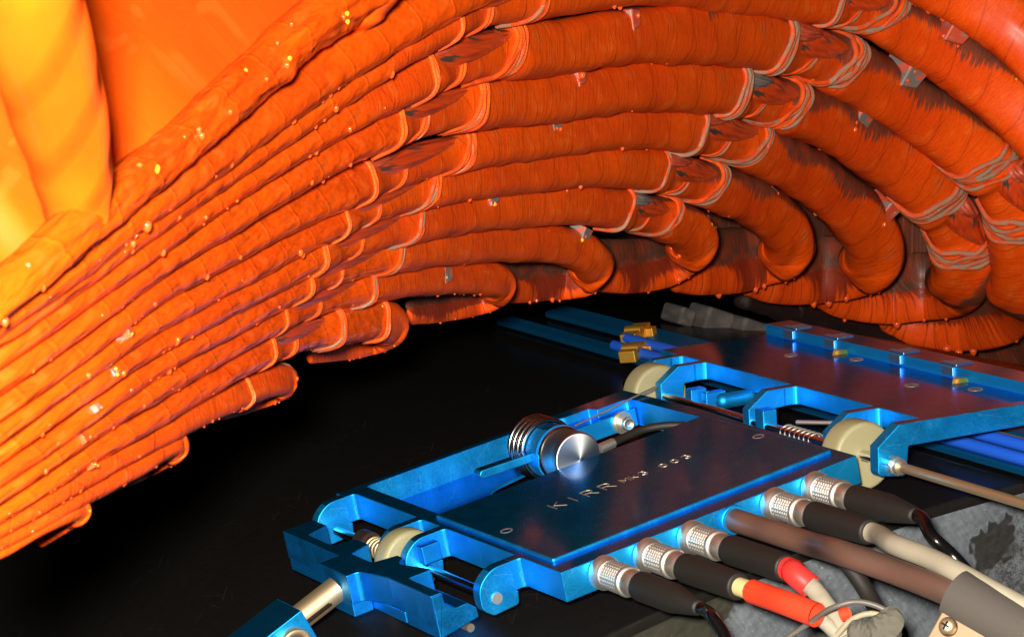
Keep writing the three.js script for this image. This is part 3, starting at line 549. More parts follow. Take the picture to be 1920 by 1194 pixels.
const wheelGeo = (r, w) => new THREE.LatheGeometry([[2.2, -w / 2], [r - 1.6, -w / 2], [r - 0.5, -w / 2 + 0.5], [r, -w / 2 + 1.6], [r + 0.12, 0], [r, w / 2 - 1.6], [r - 0.5, w / 2 - 0.5], [r - 1.6, w / 2], [2.2, w / 2]].map((p) => new THREE.Vector2(...p)), 56).rotateX(Math.PI / 2);
function coil(r, wire, len, turns, z0) {
  const pts = []; for (let i = 0; i <= turns * 16; i++) { const a = i / 16 * 2 * Math.PI; pts.push(new THREE.Vector3(r * Math.cos(a), r * Math.sin(a), z0 - len * i / (turns * 16))); }
  return new THREE.TubeGeometry(new THREE.CatmullRomCurve3(pts), turns * 20, wire, 8);
}
const disc = (r, h, x, y, z, seg = 28) => new THREE.CylinderGeometry(r, r, h, seg).translate(x, y, z);      // upright
function socket(parent, r, x, y, z, up = true) {             // socket head screw, seen from above or from the front
  const pts = [[0, 0.2], [r * 0.5, 0.2], [r * 0.52, 1.0], [r * 0.86, 1.0], [r, 0.8], [r, -0.6]].map((p) => new THREE.Vector2(...p));
  const g = new THREE.LatheGeometry(pts, 24); if (!up) g.rotateX(Math.PI / 2); g.translate(x, y, z); return part('screw', g, mSteel, parent);
}

// ---------------------------------------------------------------- crawler one: plate lettered KIRR Mk3 003
{
  const r = thing('inspection_crawler', 'blue anodised crawler with cover plate engraved KIRR Mk3 003 in the foreground', 'inspection crawler');
  const lugStub = (b) => [[0, b + 9, 0.3], [0, b + 4.5, 0.3], [-4, b + 4.5, 0], [-4, b, 0], [0, b - 0.01, 4], [0, b - 7, 0]];
  const out = [[0, 0, 0.2], [118.8, 0, 0.3], [121, 60, 0], [124, 98, 0], [124, 152.5, 2], [-4, 152.5, 0], [-4, 145.2, 0], [0, 145.2, 4], [0, 138, 0], [0, 97.5, 0], [-4, 97.5, 0], [-4, 93, 0], [0, 93, 3.5], [0, 88, 0], [0, 80.5, 0], [-4, 80.5, 0], [-4, 76, 0], [0, 76, 4], [0, 69, 0], [0, 29.5, 0], [-4, 29.5, 0], [-4, 25, 0], [0, 25, 4], [0, 18, 0]].reverse();
  const body = roundPoly(out);
  body.holes.push(roundPoly([[6, 91, 1], [6, 149, 2.5], [88, 149, 1], [91, 145.4, 2], [103, 145.4, 1], [104, 141, 0.5], [118.5, 141, 4], [118.5, 91, 1]], THREE.Path));
  milled('frame', plan(body, 10, 0, 0.3), DUO, r);
  // floor of the open bay with the oval roller opening
  const fl = roundPoly([[6.2, 60, 0], [88, 60, 0], [88, 148.8, 0], [6.2, 148.8, 0]].reverse());
  fl.holes.push(roundPoly([[40, 86, 6], [40, 124, 10], [86, 133, 3], [86, 86, 3]], THREE.Path));
  milled('bay_floor', plan(fl, 1.2, -0.8, 0.2), DUO, r);
  milled('bay_block', [box(31, 7, 12, 102.5, 3.3, -142.2, 0.3)], DUO, r);
  // hinge lugs on the left
  const lp = roundPoly([[-3.8, 9.98, 0], [-11.2, 9.98, 3], [-17.2, 5.5, 4], [-17.2, -2.4, 2], [-13.4, -5.4, 1], [-3.8, -4.8, 1.2], [-3.2, -0.4, 0.4], [-3.8, 0, 0]]);
  for (const b of [145.2, 93, 76, 25]) milled('lug', profile(lp, 4.5, -b, 0.3), DUO, r);
  part('hinge_pin', cyl(1.9, 1.9, 0.8).translate(-11.4, 0, -24.9), mAlu, r);
  part('hinge_rod', cyl(1.7, 1.7, 112).translate(-11.4, 0, -85.5), mChrome, r);
  part('spring', coil(3.4, 0.55, 14, 6, -99), mBronze, r);
  part('bushing', [cyl(4.2, 4.2, 7).translate(-11.4, 0.5, -117.5), cyl(2.8, 2.8, 6).translate(-11.4, 0.5, -111)], new THREE.MeshStandardMaterial({ color: 0x3b2a20, roughness: 0.5, metalness: 0.4 }), r);
  r.children[r.children.length - 2].position.set(-11.4 * MM, 0, 0);
  const wl = part('wheel', wheelGeo(11.3, 9), mNylon, r); wl.position.set(-11.4 * MM, 0, -86.6 * MM);
  // cover plate
  const cp = milled('cover_plate', plan(roundPoly([[3.2, 10, 1], [116.2, 10, 1], [117.6, 88.6, 1], [3.2, 88.6, 1]]), 1.6, 9.7, 0.6), DUO, r);
  for (const [x, b] of [[9, 49], [115 - 2.5, 47]]) { const s = part('screw', new THREE.LatheGeometry([[0, -0.3], [1.5, -0.3], [1.7, 0.15], [2.1, 0.15], [2.3, -0.2]].map((p) => new THREE.Vector2(...p)), 24).translate(x, 11.3, -b), mAlu, cp); }
  // engraved lettering, single strokes
  const GL = { K: [[[0, 0], [0, 1]], [[.62, 1], [0, .42]], [[.2, .6], [.66, 0]]], I: [[[.2, 0], [.2, 1]]], R: [[[0, 0], [0, 1], [.45, 1], [.62, .86], [.62, .66], [.45, .52], [0, .52]], [[.3, .52], [.66, 0]]], M: [[[0, 0], [0, 1], [.38, .35], [.76, 1], [.76, 0]]], k: [[[0, 0], [0, 1]], [[.5, .68], [0, .28]], [[.18, .42], [.54, 0]]], 3: [[[.02, .9], [.2, 1], [.42, 1], [.58, .88], [.58, .66], [.42, .54], [.26, .54]], [[.42, .54], [.6, .4], [.6, .14], [.42, 0], [.2, 0], [.02, .12]]], 0: [[[.3, 0], [.1, .1], [0, .34], [0, .66], [.1, .9], [.3, 1], [.5, .9], [.6, .66], [.6, .34], [.5, .1], [.3, 0]]] };
  const mCut = new THREE.MeshStandardMaterial({ color: 0xd9bf94, metalness: 1, roughness: 0.55 });
  const write = (txt, x0, b0, h, pitch) => { let x = x0; for (const ch of txt) { const gs = []; for (const line of GL[ch]) for (let i = 0; i + 1 < line.length; i++) { const a = line[i], c = line[i + 1], L = Math.hypot(c[0] - a[0], c[1] - a[1]) * h; gs.push(new THREE.CylinderGeometry(0.17, 0.17, L + 0.16, 6).rotateZ(-Math.PI / 2).rotateY(Math.atan2(c[1] - a[1], c[0] - a[0])).translate(x + (a[0] + c[0]) / 2 * h, 11.33, -(b0 + (a[1] + c[1]) / 2 * h))); } part('engraved_character', gs, mCut, cp); x += pitch * (ch === 'I' ? 0.82 : 1); } return x; };
  write('KIRR', 30.5, 51.4, 6.2, 7.2); write('Mk3', 58.5, 52, 3.7, 4.0); write('003', 75.0, 52, 3.7, 4.9);
  // roller in the bay: turned end, blue ring with lever, stacked chrome rings behind
  const C = [66.0, 10.4];
  part('roller_cap', new THREE.LatheGeometry([[0, 1.2], [8.9, 0.2], [9.6, -0.5], [9.6, -13], [0, -13]].map((p) => new THREE.Vector2(...p)), 64).rotateX(Math.PI / 2).translate(C[0], C[1], -94), mTurned, r);
  part('roller_rim', new THREE.LatheGeometry([[9.2, 0], [9.9, -0.3], [10.2, -1.2], [9.9, -2.2], [9.2, -2.4]].map((p) => new THREE.Vector2(...p)), 56).rotateX(Math.PI / 2).translate(C[0], C[1], -104), mChrome, r);
  milled('collar', [cyl(10.4, 10.4, 2.2, 56).translate(C[0], C[1], -107.6), cyl(10.0, 10.0, 6, 56).translate(C[0], C[1], -111.5)], DUO, r);
  const lv = roundPoly([[-3, 1.3, 0.4], [-31.5, 1.9, 1.2], [-32.6, 0.4, 1.2], [-31.5, -1.3, 1.2], [-3, -1.9, 0.4]]);
  milled('lever', profile(lv, 5, 0, 0.4).translate(C[0], C[1] + 1.2, -109.5), DUO, r);
  for (let i = 0; i < 4; i++) part('chrome_ring', new THREE.TorusGeometry(11.0, 0.8, 10, 56).translate(C[0], C[1], -115.4 - i * 3.1), mChrome, r);
  part('roller_core', cyl(9.4, 9.4, 12, 40).translate(C[0], C[1], -120.5), mHole, r);
  part('ferrule', new THREE.CylinderGeometry(1.9, 1.9, 6.5, 6).rotateZ(Math.PI / 2).rotateY(0.12).translate(79.6, 10.6, -96), mAlu, r);
  part('sensor_lead', tube([[82, 10.6, -96.4], [90, 10.6, -98], [98, 10.6, -98.3], [106, 10, -95], [113, 8.4, -90]].map((p) => new THREE.Vector3(...p)), 1.5, 40), mRubber, r);
  part('washer', cyl(4.4, 4.4, 1, 32).translate(110.8, 3.4, -135.6), mSteel, r);
  part('washer', cyl(3.6, 3.6, 0.9, 32).translate(110.8, 3.4, -134.6), mSteel, r);
  socket(r, 2.7, 110.8, 3.4, -131.4, false); part('screw_shank', cyl(2.4, 2.4, 3).translate(110.8, 3.4, -133), mSteel, r);
  part('spring_wire', tube([[90.5, 8.6, -135.8], [104, 9.6, -136.4], [118, 10.8, -137], [130, 11.6, -137.6]].map((p) => new THREE.Vector3(...p)), 0.4, 30, 8), mSteel, r);
}
const mBlueShaded = new THREE.MeshStandardMaterial({ color: new THREE.Color().setRGB(0.009, 0.32, 0.88), metalness: 0.95, roughness: 0.57, roughnessMap: scuff });  // darker copy of the blue: shade of the turned-away yoke toned in
const DUO2 = [mBlueTop, mBlueShaded];
// yoke hinged to the lugs of crawler one
{
  const r = thing('hinge_yoke', 'machined blue yoke, shade toned in, with pockets hinged to the left end of the engraved crawler', 'hinge yoke');
  const yk = roundPoly([[-35.5, 21.8, 0.3], [-31.6, 21.8, 0.3], [-31.6, 44, 1], [-23, 44, 0.5], [-23, 46, 0.5], [-27, 60, 4], [-23, 64, 0.5], [-23, 68, 0.5], [-31.6, 70, 2], [-31.6, 85.5, 1], [-23.5, 88.5, 0.5], [-23.5, 98, 0.5], [-31.6, 100, 1], [-31.6, 119.5, 1], [-23, 122.3, 0.5], [-23, 133, 0.5], [-35.5, 133, 0.5], [-35.5, 88, 0], [-43.2, 88, 0.4], [-43.2, 66.5, 0.4], [-38.5, 66.5, 4], [-36.2, 56, 2], [-35.5, 51, 0]]);
  milled('frame', plan(yk, 10.2, -0.2, 0.3), DUO2, r);
  milled('lower_bar', [ext(roundPoly([[-35.4, -4.6, 0.3], [-20.6, -2.2, 0.4], [-20.8, 1.0, 0.4], [-23.6, 3.6, 0.4], [-28.6, 3.5, 1.5], [-31.4, 6, 1], [-31.4, 9.7, 0.2], [-35.4, 9.7, 0.2]]), 22, 0.3).translate(0, 0, -43.4)], DUO2, r);
  milled('lower_rail', [box(14, 4, 88, -28.6, -2.4, -88, 0.4), box(7.4, 5, 20, -39.4, -2.4, -77.3, 0.4)], DUO2, r);
  part('screw', cyl(1.4, 1.4, 5, 20).rotateY(0).translate(-24, -5, -24.5), mSteel, r);
  milled('hinge_block', [box(7, 6.5, 4, -9.2, 5.2, -72.8, 0.4)], DUO2, r);
  // slotted tube and clamp block of the next module, lower on the curve
  const c = thing('clamp_block', 'blue clamp block with a large socket screw and slotted brass-coloured tube, bottom left', 'clamp block');
  c.position.set(-43 * MM, 3.2 * MM, -77 * MM); c.rotation.z = 0.31;
  const tb = new THREE.Shape(); tb.absarc(0, 0, 4.4, 0, Math.PI * 2);
  const sl = roundPoly([[-15.5, -1.5, 1.4], [-4.4, -1.5, 1.4], [-4.4, 1.5, 1.4], [-15.5, 1.5, 1.4]]);
  // open tube wall with a milled slot on the side towards the lamp
  const tp = [], ti = [], nx = 44, na = 48, L = 30;
  const vert = (x, a, rad) => { tp.push(-x, rad * Math.cos(a), rad * Math.sin(a)); };
  for (let i = 0; i <= nx; i++) for (let j = 0; j <= na; j++) vert(i / nx * L, j / na * 2 * Math.PI, 4.4);
  const inside = (x, a) => { const y = 4.4 * (a - 1.95); const hx = 5.2, w = 1.55; const dx = x < hx + w ? hx + w - x : 0; return x > hx && Math.hypot(dx, y) < w * 1.02; };
  for (let i = 0; i < nx; i++) for (let j = 0; j < na; j++) { const a = i * (na + 1) + j, b = a + na + 1; if (inside((i + .5) / nx * L, (j + .5) / na * 2 * Math.PI)) continue; ti.push(a, a + 1, b, b, a + 1, b + 1); }
  const tg = new THREE.BufferGeometry(); tg.setAttribute('position', new THREE.Float32BufferAttribute(tp, 3)); tg.setIndex(ti); tg.computeVertexNormals();
  part('slotted_tube', tg, mBronze, c);
  part('inner_rod', new THREE.CylinderGeometry(3.3, 3.3, 29, 32).rotateZ(Math.PI / 2).translate(-15.5, 0, 0), new THREE.MeshStandardMaterial({ color: 0x6e6250, metalness: 0.9, roughness: 0.45 }), c);
  milled('block', [plan(roundPoly([[-16.5, -8.5, 0.4], [-16.5, 10.5, 0.4], [-75, 10.5, 0.4], [-75, -8.5, 0.4]]), 12, -6.2, 0.3)], DUO, c);
  part('screw', new THREE.LatheGeometry([[0, -1], [1.4, -1], [1.5, 0.1], [2.2, 0.1], [2.4, -0.2]].map((p) => new THREE.Vector2(...p)), 24).translate(-38, 5.85, -4), mSteel, c);
  part('cap_screw', [new THREE.LatheGeometry([[0, 0], [2.6, 0], [2.8, 3.4], [5.0, 3.4], [5.6, 2.8], [5.6, 0], [5.6, -1]].map((p) => new THREE.Vector2(...p)), 6 * 8).rotateX(Math.PI / 2).translate(-24.5, -1.8, 8.6)], mBronze, c);
}
// ---------------------------------------------------------------- crawler two, hinged behind on the right
{
  const r = thing('inspection_crawler', 'second blue crawler behind on the right, with cream wheels and red reflections on its top', 'inspection crawler');
  r.position.set(0.1352, 0.0006, 0); r.rotation.set(0, 0, -0.157); r.rotateY(-0.075);
  const out = [[18, 9, 0.3], [82, 9, 0.4], [82, 196, 0.4], [18, 196, 0.3], [18, 182, 0], [12, 182, 0], [12, 177, 0], [18, 177, 4], [18, 170, 0], [18, 162.5, 0], [12, 162.5, 0], [12, 158, 0], [18, 158, 4], [18, 150, 0], [18, 95.5, 0], [12, 95.5, 0], [12, 91, 0], [18, 91, 4], [18, 84, 0], [18, 41, 0], [12, 41, 0], [12, 36.6, 0], [18, 36.6, 4], [18, 29, 0]];
  milled('frame', plan(roundPoly(out), 7, 5.2, 0.3), DUO, r);
  const lp = roundPoly([[13, 12.18, 0], [5.0, 12.18, 0.3], [-3.6, 6, 0.3], [-3.6, -3.4, 1.6], [6, -5, 1.6], [7.2, 4.8, 0.5], [13, 5.22, 0]]);
  for (const b of [177, 158, 91, 36.6]) milled('lug', profile(lp, 4.5, -b, 0.3), DUO, r);
  const fw = roundPoly([[110, 12.9, 0], [3.6, 13.4, 0.3], [-5.4, 6.6, 0.3], [-5.6, -3.4, 1.8], [5.8, -5.0, 1.8], [7.2, 5.4, 0.5], [110, 5.6, 0]]);
  milled('front_wall', profile(fw, 5, -4, 0.35), DUO, r);
  for (const z of [-25, -170]) { const w = part('wheel', wheelGeo(12.2, 11), mNylon, r); w.position.z = z * MM; }
  part('hinge_rod', cyl(1.7, 1.7, 190).translate(-1.5, 1.0, -96), mChrome, r);
  part('spring', coil(3.1, 0.5, 22, 7, -50), mSteel, r);
  part('nut', [new THREE.CylinderGeometry(3.5, 3.5, 3.4, 6).rotateX(Math.PI / 2).translate(0, 0, -2.2), cyl(2.7, 2.7, 2.4).translate(0, 0, 0.4)], mSteel, r);
  // threaded rod running out towards the viewer
  { const pts = []; for (let i = 0; i <= 400; i++) pts.push(new THREE.Vector2(1.55 + (i % 2 ? 0.16 : 0), i * 0.3)); part('threaded_rod', new THREE.LatheGeometry(pts, 20).rotateX(Math.PI / 2), mBronze, r); }
  // raised rear rail, left uncut
  const rail = [], nz = [[-196, -9]];
  for (const [a, b] of nz) rail.push(box(12.6, 4.6, b - a, 75.4, 14.4, (a + b) / 2, 0.3));
  milled('rear_rail', rail, DUO, r);
  for (const z of [-177, -146, -100, -66]) {  // added pale blocks that paint in the glints of notch faces
    part('glint_block', [box(1.6, 3.6, 7.5, 69.0, 14.6, z, 0.4), box(8, 0.9, 8, 74.5, 16.8, z - 1, 0.3), box(2.4, 0.5, 3, 72, 16.9, z - 6, 0.2)], new THREE.MeshStandardMaterial({ color: 0x8fc4f0, metalness: 1, roughness: 0.45 }), r);
    if (z === -146 || z === -66) part('brass_pad', new THREE.CylinderGeometry(3.4, 4.0, 1.6, 3).rotateY(0.9).translate(66, 12.9, z + 10), mBrass, r);
  }
  for (const [x, b] of [[50, 146], [49.5, 62], [64, 120], [62, 40]]) part('screw', new THREE.LatheGeometry([[0, -0.2], [1.7, -0.2], [1.9, 0.4], [2.6, 0.4], [2.8, 0]].map((p) => new THREE.Vector2(...p)), 24).translate(x, 12.2, -b), mSteel, r);
  part('cross_rod', tube([new THREE.Vector3(9, 1.6, -78), new THREE.Vector3(24, 3.2, -52), new THREE.Vector3(34, 4.2, -36)], 0.8, 12, 10), mAlu, r);
  milled('hinge_block', [box(6, 7, 6, -0.5, 3.6, -84, 0.4), box(7, 6, 5, 1.5, 3.6, -139, 0.4), box(9, 6, 4, 6, 2.6, -133, 0.4)], DUO, r);
  part('rounded_pad', new THREE.CapsuleGeometry(3, 12, 6, 16).rotateZ(Math.PI / 2).translate(12, 2.8, -126), mBlue, r);
}
// ---------------------------------------------------------------- guide rail with hoses and brass sliders on the rotor
{
  const t = thing('guide_rail', 'long dark rail with two blue flanges and gold sliders lying on the rotor behind', 'guide rail');
  const Y = -15, far = -0.42, near = 0.03;
  const A = onY(930, 597, Y), A2 = onY(1160, 662, Y), B = onY(1040, 578, Y), B2 = onY(1350, 656, Y);
  const line = (p, q, z) => p.x + (q.x - p.x) * (z - p.z) / (q.z - p.z);
  const strip = (xa0, xa1, z0, z1, w, h, y) => { const L = z1 - z0, g = new RoundedBoxGeometry(w, h, L, 2, 0.0006); g.rotateY(Math.atan2(xa1 - xa0, L)); return g.translate((xa0 + xa1) / 2, y, (z0 + z1) / 2); };
  const mFl = new THREE.MeshStandardMaterial({ color: new THREE.Color().setRGB(0.006, 0.17, 0.42), metalness: 0.9, roughness: 0.62, roughnessMap: scuff });
  put('flange', strip(A.x + 0.003, line(A, A2, near) + 0.003, A.z, near, 0.0075, 0.003, Y * MM - 0.0015), mFl, t);
  put('flange', strip(B.x, line(B, B2, near) , B.z, near, 0.012, 0.003, Y * MM - 0.0015), mFl, t);
  const mx0 = (A.x + B.x) / 2, mx1 = (line(A, A2, near) + line(B, B2, near)) / 2;
  put('base', strip(mx0, mx1, A.z + 0.005, near, 0.034, 0.004, Y * MM - 0.006), mBlackGloss, t);
  const sx = (z) => lerp(mx0, mx1, (z - A.z) / (near - A.z));
  const pos = (px, py, y) => onY(px, py, y);
  for (const [px, py, w] of [[1193, 630, 1], [1188, 664, 0.8]]) {
    const p = pos(px, py, Y + 2), g = flat([box(19 * w, 5.5, 8, 0, 0, 0, 0.5), cyl(2.4, 2.4, 8, 24).translate(-1, 2, 0), box(5 * w, 4, 10, 6, -1, 2, 0.4)]).scale(MM, MM, MM).rotateY(0.6);
    const m = put('brass_slider', g, mBrass, t); m.position.copy(p); m.position.y += 0.001;
  }
  for (const [k, dx, lab] of [[0, -0.0035, 'lower of the two blue hoses lying side by side along the rail'], [1, 0.0035, 'upper of the two blue hoses lying side by side along the rail']]) {
    const h = thing('blue_hose', lab, 'hose', 'pair of blue hoses on the guide rail');
    const s = onY(1163, 640, Y + 3), e = onY(1920, 848, Y + 3), e2 = e.clone().add(e.clone().sub(s).multiplyScalar(0.15));
    const sh = new THREE.Vector3(dx, dx * 0.2, 0);
    put('hose_jacket', tube([s, s.clone().lerp(e, 0.3), s.clone().lerp(e, 0.7), e, e2].map((p) => p.clone().add(sh)), 0.0023, 80, 12), new THREE.MeshPhysicalMaterial({ color: new THREE.Color().setRGB(0.012, 0.10, 0.62), roughness: 0.5 }), h);
  }
  const rod = thing('steel_rod', 'thin tan steel rod beside the blue hoses at the right edge', 'rod');
  const a = onY(1500, 716, Y + 4), b = onY(1920, 829, Y + 4); put('shaft', tube([a, a.clone().lerp(b, 0.5), b, b.clone().add(b.clone().sub(a).multiplyScalar(0.2))], 0.0016, 20, 12), mBronze, rod);
}
// ---------------------------------------------------------------- plugs and cables
const knurl = (r, z0, len) => {
  const na = 96, nz = 36, g = new THREE.CylinderGeometry(r, r, len, na, nz, true).rotateX(Math.PI / 2), p = g.attributes.position;
  for (let i = 0; i < p.count; i++) { const x = p.getX(i), y = p.getY(i), z = p.getZ(i), a = Math.atan2(y, x); const f = 1 + 0.022 * (Math.cos(a * 24) > 0 ? 1 : -1) + 0.06 * (Math.cos((z / len + 0.5) * 7 * 2 * Math.PI) < 0.1 ? 0.6 : -0.6); p.setXY(i, x * f, y * f); }
  g.computeVertexNormals(); return g.translate(0, 0, z0 + len / 2);
};
const lathe = (pts, seg = 40) => new THREE.LatheGeometry(pts.map((p) => new THREE.Vector2(...p)), seg).rotateX(Math.PI / 2);
function plug(t, x, boot, tipR) {
  const g = new THREE.Group(); g.name = 'plug'; t.add(g); g.position.set(x * MM, 5.1 * MM, 0);
  part('collar', lathe([[0, 0], [5.3, 0], [5.6, 0.6], [5.6, 2.2], [5.2, 3.4], [4.7, 4.2], [4.5, 5.2], [0, 5.2]]), mAlu, g);
  part('knurled_sleeve', knurl(4.6, 5, 9), mAlu, g);
  part('ring', lathe([[3.9, 14], [4.7, 14], [5.0, 14.5], [5.0, 15.4], [4.6, 16], [3.9, 16]]), mAlu, g);
  part('barrel', lathe([[0, 16], [4.2, 16], [4.3, 16.4], [4.2, 23], [0, 23]]), mSteel, g);
  if (boot) part('boot', lathe([[0, 22], [4.6, 22], [4.75, 23], [4.6, 23 + boot * 0.55], [tipR + 0.8, 23 + boot - 1], [tipR + 0.2, 23 + boot], [0, 23 + boot]]), mRubber, g);
  return g;
}
const mGreyCable = new THREE.MeshStandardMaterial({ map: makeTex(256, 64, (u, v) => { const n = vnoise(u * 20, v * 6, 95, 20, 6); return mix3([0.30, 0.27, 0.20], [0.36, 0.33, 0.25], n); }), roughness: 0.55 });
const mBrown = new THREE.MeshStandardMaterial({ map: makeTex(256, 64, (u, v) => mix3([0.075, 0.045, 0.034], [0.14, 0.07, 0.05], vnoise(u * 14, v * 4, 96, 14, 4))), roughness: 0.42 });
const mRed = new THREE.MeshPhysicalMaterial({ color: new THREE.Color().setRGB(0.82, 0.055, 0.02), roughness: 0.4 });
const mRed2 = new THREE.MeshPhysicalMaterial({ color: new THREE.Color().setRGB(0.80, 0.035, 0.03), roughness: 0.4 });
const PT = (l) => l.map(([x, y, d]) => at(x, y, d));
const axis = (x, z) => new THREE.Vector3(x * MM, 5.1 * MM, z * MM);
{
  let t = thing('cable', 'thin glossy black cable from the leftmost silver plug, dropping out at the bottom edge', 'cable');
  plug(t, 14.7, 31, 1.7);
  put('jacket', tube([axis(14.7, 51), axis(14.7, 57), ...PT([[1338, 1160, .695], [1358, 1190, .69], [1368, 1225, .685]])], 0.0019, 40), mBlackGloss, t);
  t = thing('cable', 'cable from the second silver plug, with cream collar and orange shrink sleeve', 'cable');
  plug(t, 31.7, 28, 3.6);
  part('cream_collar', cyl(2.9, 2.9, 9).translate(31.7, 5.1, 54), new THREE.MeshStandardMaterial({ color: 0xd8c68c, roughness: 0.5 }), t);
  put('shrink_sleeve', tube([axis(31.7, 57.5), axis(31.7, 64), ...PT([[1478, 1132, .70], [1532, 1153, .692]])], 0.0037, 40, 16), mRed, t);
  put('jacket', tube(PT([[1500, 1137, .705], [1545, 1165, .70], [1580, 1200, .695]]), 0.0022, 30), mGreyCable, t);
  t = thing('cable', 'grey cable from the third silver plug, with red shrink sleeve', 'cable');
  plug(t, 49, 29, 3.6);
  put('shrink_sleeve', tube([axis(49, 50), axis(49, 55), ...PT([[1490, 1075, .715], [1520, 1100, .712]])], 0.0037, 40, 16), mRed2, t);
  put('jacket', tube(PT([[1500, 1083, .714], [1526, 1104, .711], [1548, 1132, .706], [1572, 1166, .70], [1590, 1200, .695]]), 0.0028, 40, 14), mGreyCable, t);
  t = thing('cable', 'thick dark brown cable from the plain gland, running into the grey rubber clamp', 'cable');
  part('gland', lathe([[0, -0.2], [5.1, -0.2], [5.1, 0.6], [4.6, 1.2], [0, 1.2]]).translate(66, 5.1, 0), mBlue, t);
  put('jacket', tube([axis(66, 0), axis(66, 20), axis(66, 42), ...PT([[1580, 1037, .715], [1680, 1072, .700], [1780, 1112, .684], [1840, 1143, .679]])], 0.0039, 70, 18), mBrown, t);
  t = thing('cable', 'thick beige cable from the fifth silver plug, leaving at the right edge', 'cable');
  plug(t, 82.5, 28, 3.4);
  put('jacket', tube([axis(82.5, 49), axis(82.5, 54), ...PT([[1680, 1022, .715], [1740, 1045, .70], [1800, 1075, .685], [1870, 1113, .675], [1960, 1160, .665]])], 0.0032, 70, 16), mGreyCable, t);
  t = thing('cable', 'thin glossy black cable from the rightmost silver plug, passing behind the beige cable', 'cable');
  plug(t, 99.4, 30, 2);
  put('jacket', tube([axis(99.4, 50), axis(99.4, 55), ...PT([[1752, 1010, .735], [1785, 1040, .735], [1815, 1075, .733], [1840, 1120, .73]])], 0.0022, 40, 14), mBlackGloss, t);
  t = thing('cable', 'short black band, built as a tube, crossing the grey end face below the thick brown cable', 'cable');
  put('jacket', tube(PT([[1570, 1035, .725], [1605, 1078, .722], [1632, 1120, .718], [1662, 1180, .708]]), 0.0026, 40, 14), mRubber, t);  // dark band modelled as a black tube
  // bits of the loom at the bottom edge
  t = thing('thin_wire', 'thin grey wire looping over the bottom edge, left of the taped bundle', 'wire');
  put('strand', tube(PT([[1470, 1200, .70], [1515, 1170, .697], [1560, 1140, .69], [1605, 1128, .688], [1650, 1138, .686], [1690, 1165, .684]]), 0.0009, 50, 8), new THREE.MeshStandardMaterial({ color: 0x5a5650, roughness: 0.4 }), t);
  t = thing('thin_wire', 'pale wire arc under the grey loop, next to a scrap of red sleeve', 'wire');
  put('strand', tube(PT([[1570, 1190, .693], [1600, 1160, .69], [1635, 1150, .688], [1670, 1160, .686]]), 0.0009, 40, 8), new THREE.MeshStandardMaterial({ color: 0x9a927a, roughness: 0.4 }), t);
  put('red_sleeve', tube(PT([[1578, 1153, .692], [1592, 1148, .691]]), 0.002, 8, 10), mRed, t);
  t = thing('taped_bundle', 'crumpled grey tape wrapped round cables at the bottom edge', 'tape bundle');
  for (const [x, y, w, h, a] of [[1662, 1178, 70, 60, 0.5], [1610, 1186, 44, 46, -0.4]]) {
    const d = .684, g = new THREE.IcosahedronGeometry(1, 3), p = g.attributes.position;
    for (let i = 0; i < p.count; i++) { const k = 1 + 0.28 * (vnoise(p.getX(i) * 2.2 + 9, p.getY(i) * 2.2 + p.getZ(i) * 1.7 + 5, 97) - 0.5) * 2; p.setXYZ(i, p.getX(i) * k * w / 2 / PXF * d, p.getY(i) * k * h / 2 / PXF * d * 1.3, p.getZ(i) * k * 0.004); }
    g.computeVertexNormals(); const m = put('tape_wrap', g, new THREE.MeshStandardMaterial({ color: 0x56544a, roughness: 0.85, flatShading: true }), t);
    m.position.copy(at(x, y, d)); m.quaternion.copy(camera.quaternion); m.rotateZ(a);
  }
  t = thing('cable_clamp', 'tan metal clamp with cross-head screw and grey rubber lining, bottom right corner', 'cable clamp');
  const d0 = .682, q = new THREE.Matrix4();
  const P0 = at(1792, 1116, .681), P1 = at(1985, 1225, .662), ax = P1.clone().sub(P0).normalize();
  put('rubber_lining', new THREE.CylinderGeometry(0.0078, 0.0078, P0.distanceTo(P1), 36).translate(0, P0.distanceTo(P1) / 2, 0), new THREE.MeshStandardMaterial({ color: 0x48443f, roughness: 0.85 }), t);
  t.children[0].quaternion.setFromUnitVectors(new THREE.Vector3(0, 1, 0), ax); t.children[0].position.copy(P0);
  const F = EYE.clone().sub(P0).normalize(), S = new THREE.Vector3().crossVectors(ax, F).normalize(), N = new THREE.Vector3().crossVectors(S, ax).normalize();
  q.makeBasis(ax, S.clone().negate(), N.clone().negate());
  const plate = put('metal_strap', new RoundedBoxGeometry(0.018, 0.0014, 0.011, 2, 0.0005), new THREE.MeshStandardMaterial({ color: 0xb59c80, metalness: 0.75, roughness: 0.5 }), t);
  const fr = new THREE.Matrix4().makeBasis(ax, N, S.clone().negate());
  plate.quaternion.setFromRotationMatrix(new THREE.Matrix4().makeBasis(ax, N, new THREE.Vector3().crossVectors(ax, N))); plate.position.copy(at(1806, 1196, .672));
  const sc = new THREE.Group(); sc.name = 'screw'; t.add(sc); sc.position.copy(at(1778, 1174, .668)); sc.quaternion.copy(plate.quaternion);
  part('screw_head', new THREE.LatheGeometry([[0, 2.1], [1.2, 2.0], [2.2, 1.3], [2.7, 0], [0, 0]].map((p) => new THREE.Vector2(...p)), 28), mBronze, sc);
  part('cross_recess', [box(2.6, 0.5, 0.55, 0, 2.0, 0, 0.1), box(0.55, 0.52, 2.6, 0, 2.0, 0, 0.1)], mHole, sc);
}
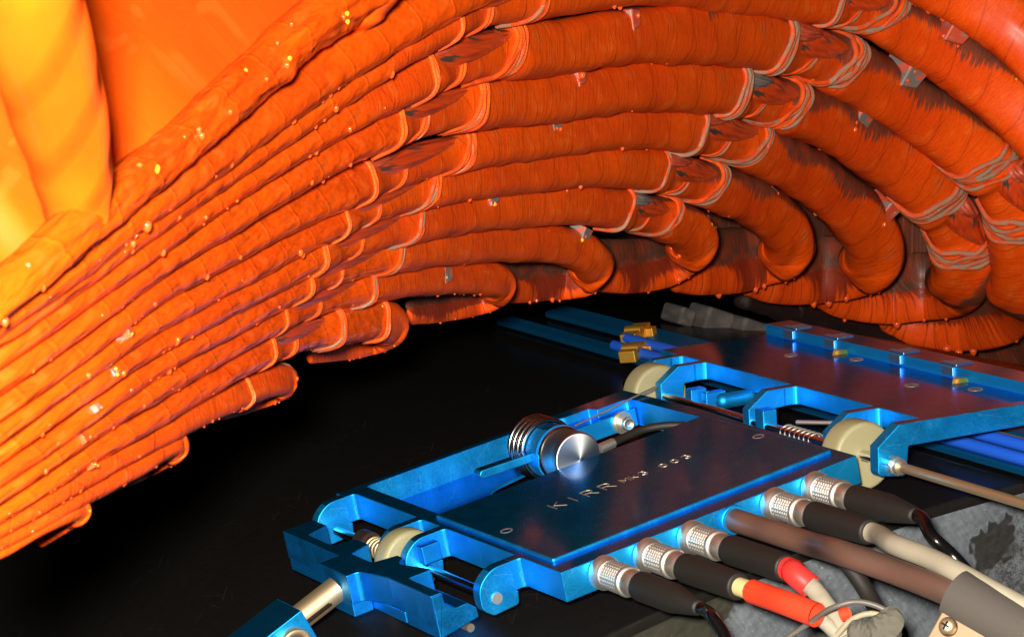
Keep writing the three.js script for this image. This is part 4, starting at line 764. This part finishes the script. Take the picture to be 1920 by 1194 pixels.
// ---------------------------------------------------------------- the flash unit beside the camera
{
  const t = thing('camera_flash', 'small lit flash window beside the camera, outside the picture', 'camera flash');
  const g = put('lamp_housing', new RoundedBoxGeometry(0.03, 0.02, 0.012, 2, 0.002), new THREE.MeshStandardMaterial({ color: 0x111111, roughness: 0.6 }), t);
  const e = put('flash_window', new THREE.BoxGeometry(0.024, 0.014, 0.0015), new THREE.MeshStandardMaterial({ color: 0xffffff, emissive: 0xfff4e6, emissiveIntensity: 3 }), t);
  for (const [m, k] of [[g, -0.02], [e, -0.0125]]) { m.position.copy(FLASH).addScaledVector(FWD, k); m.quaternion.copy(camera.quaternion); m.castShadow = false; }
}
renderer.render(scene, camera);
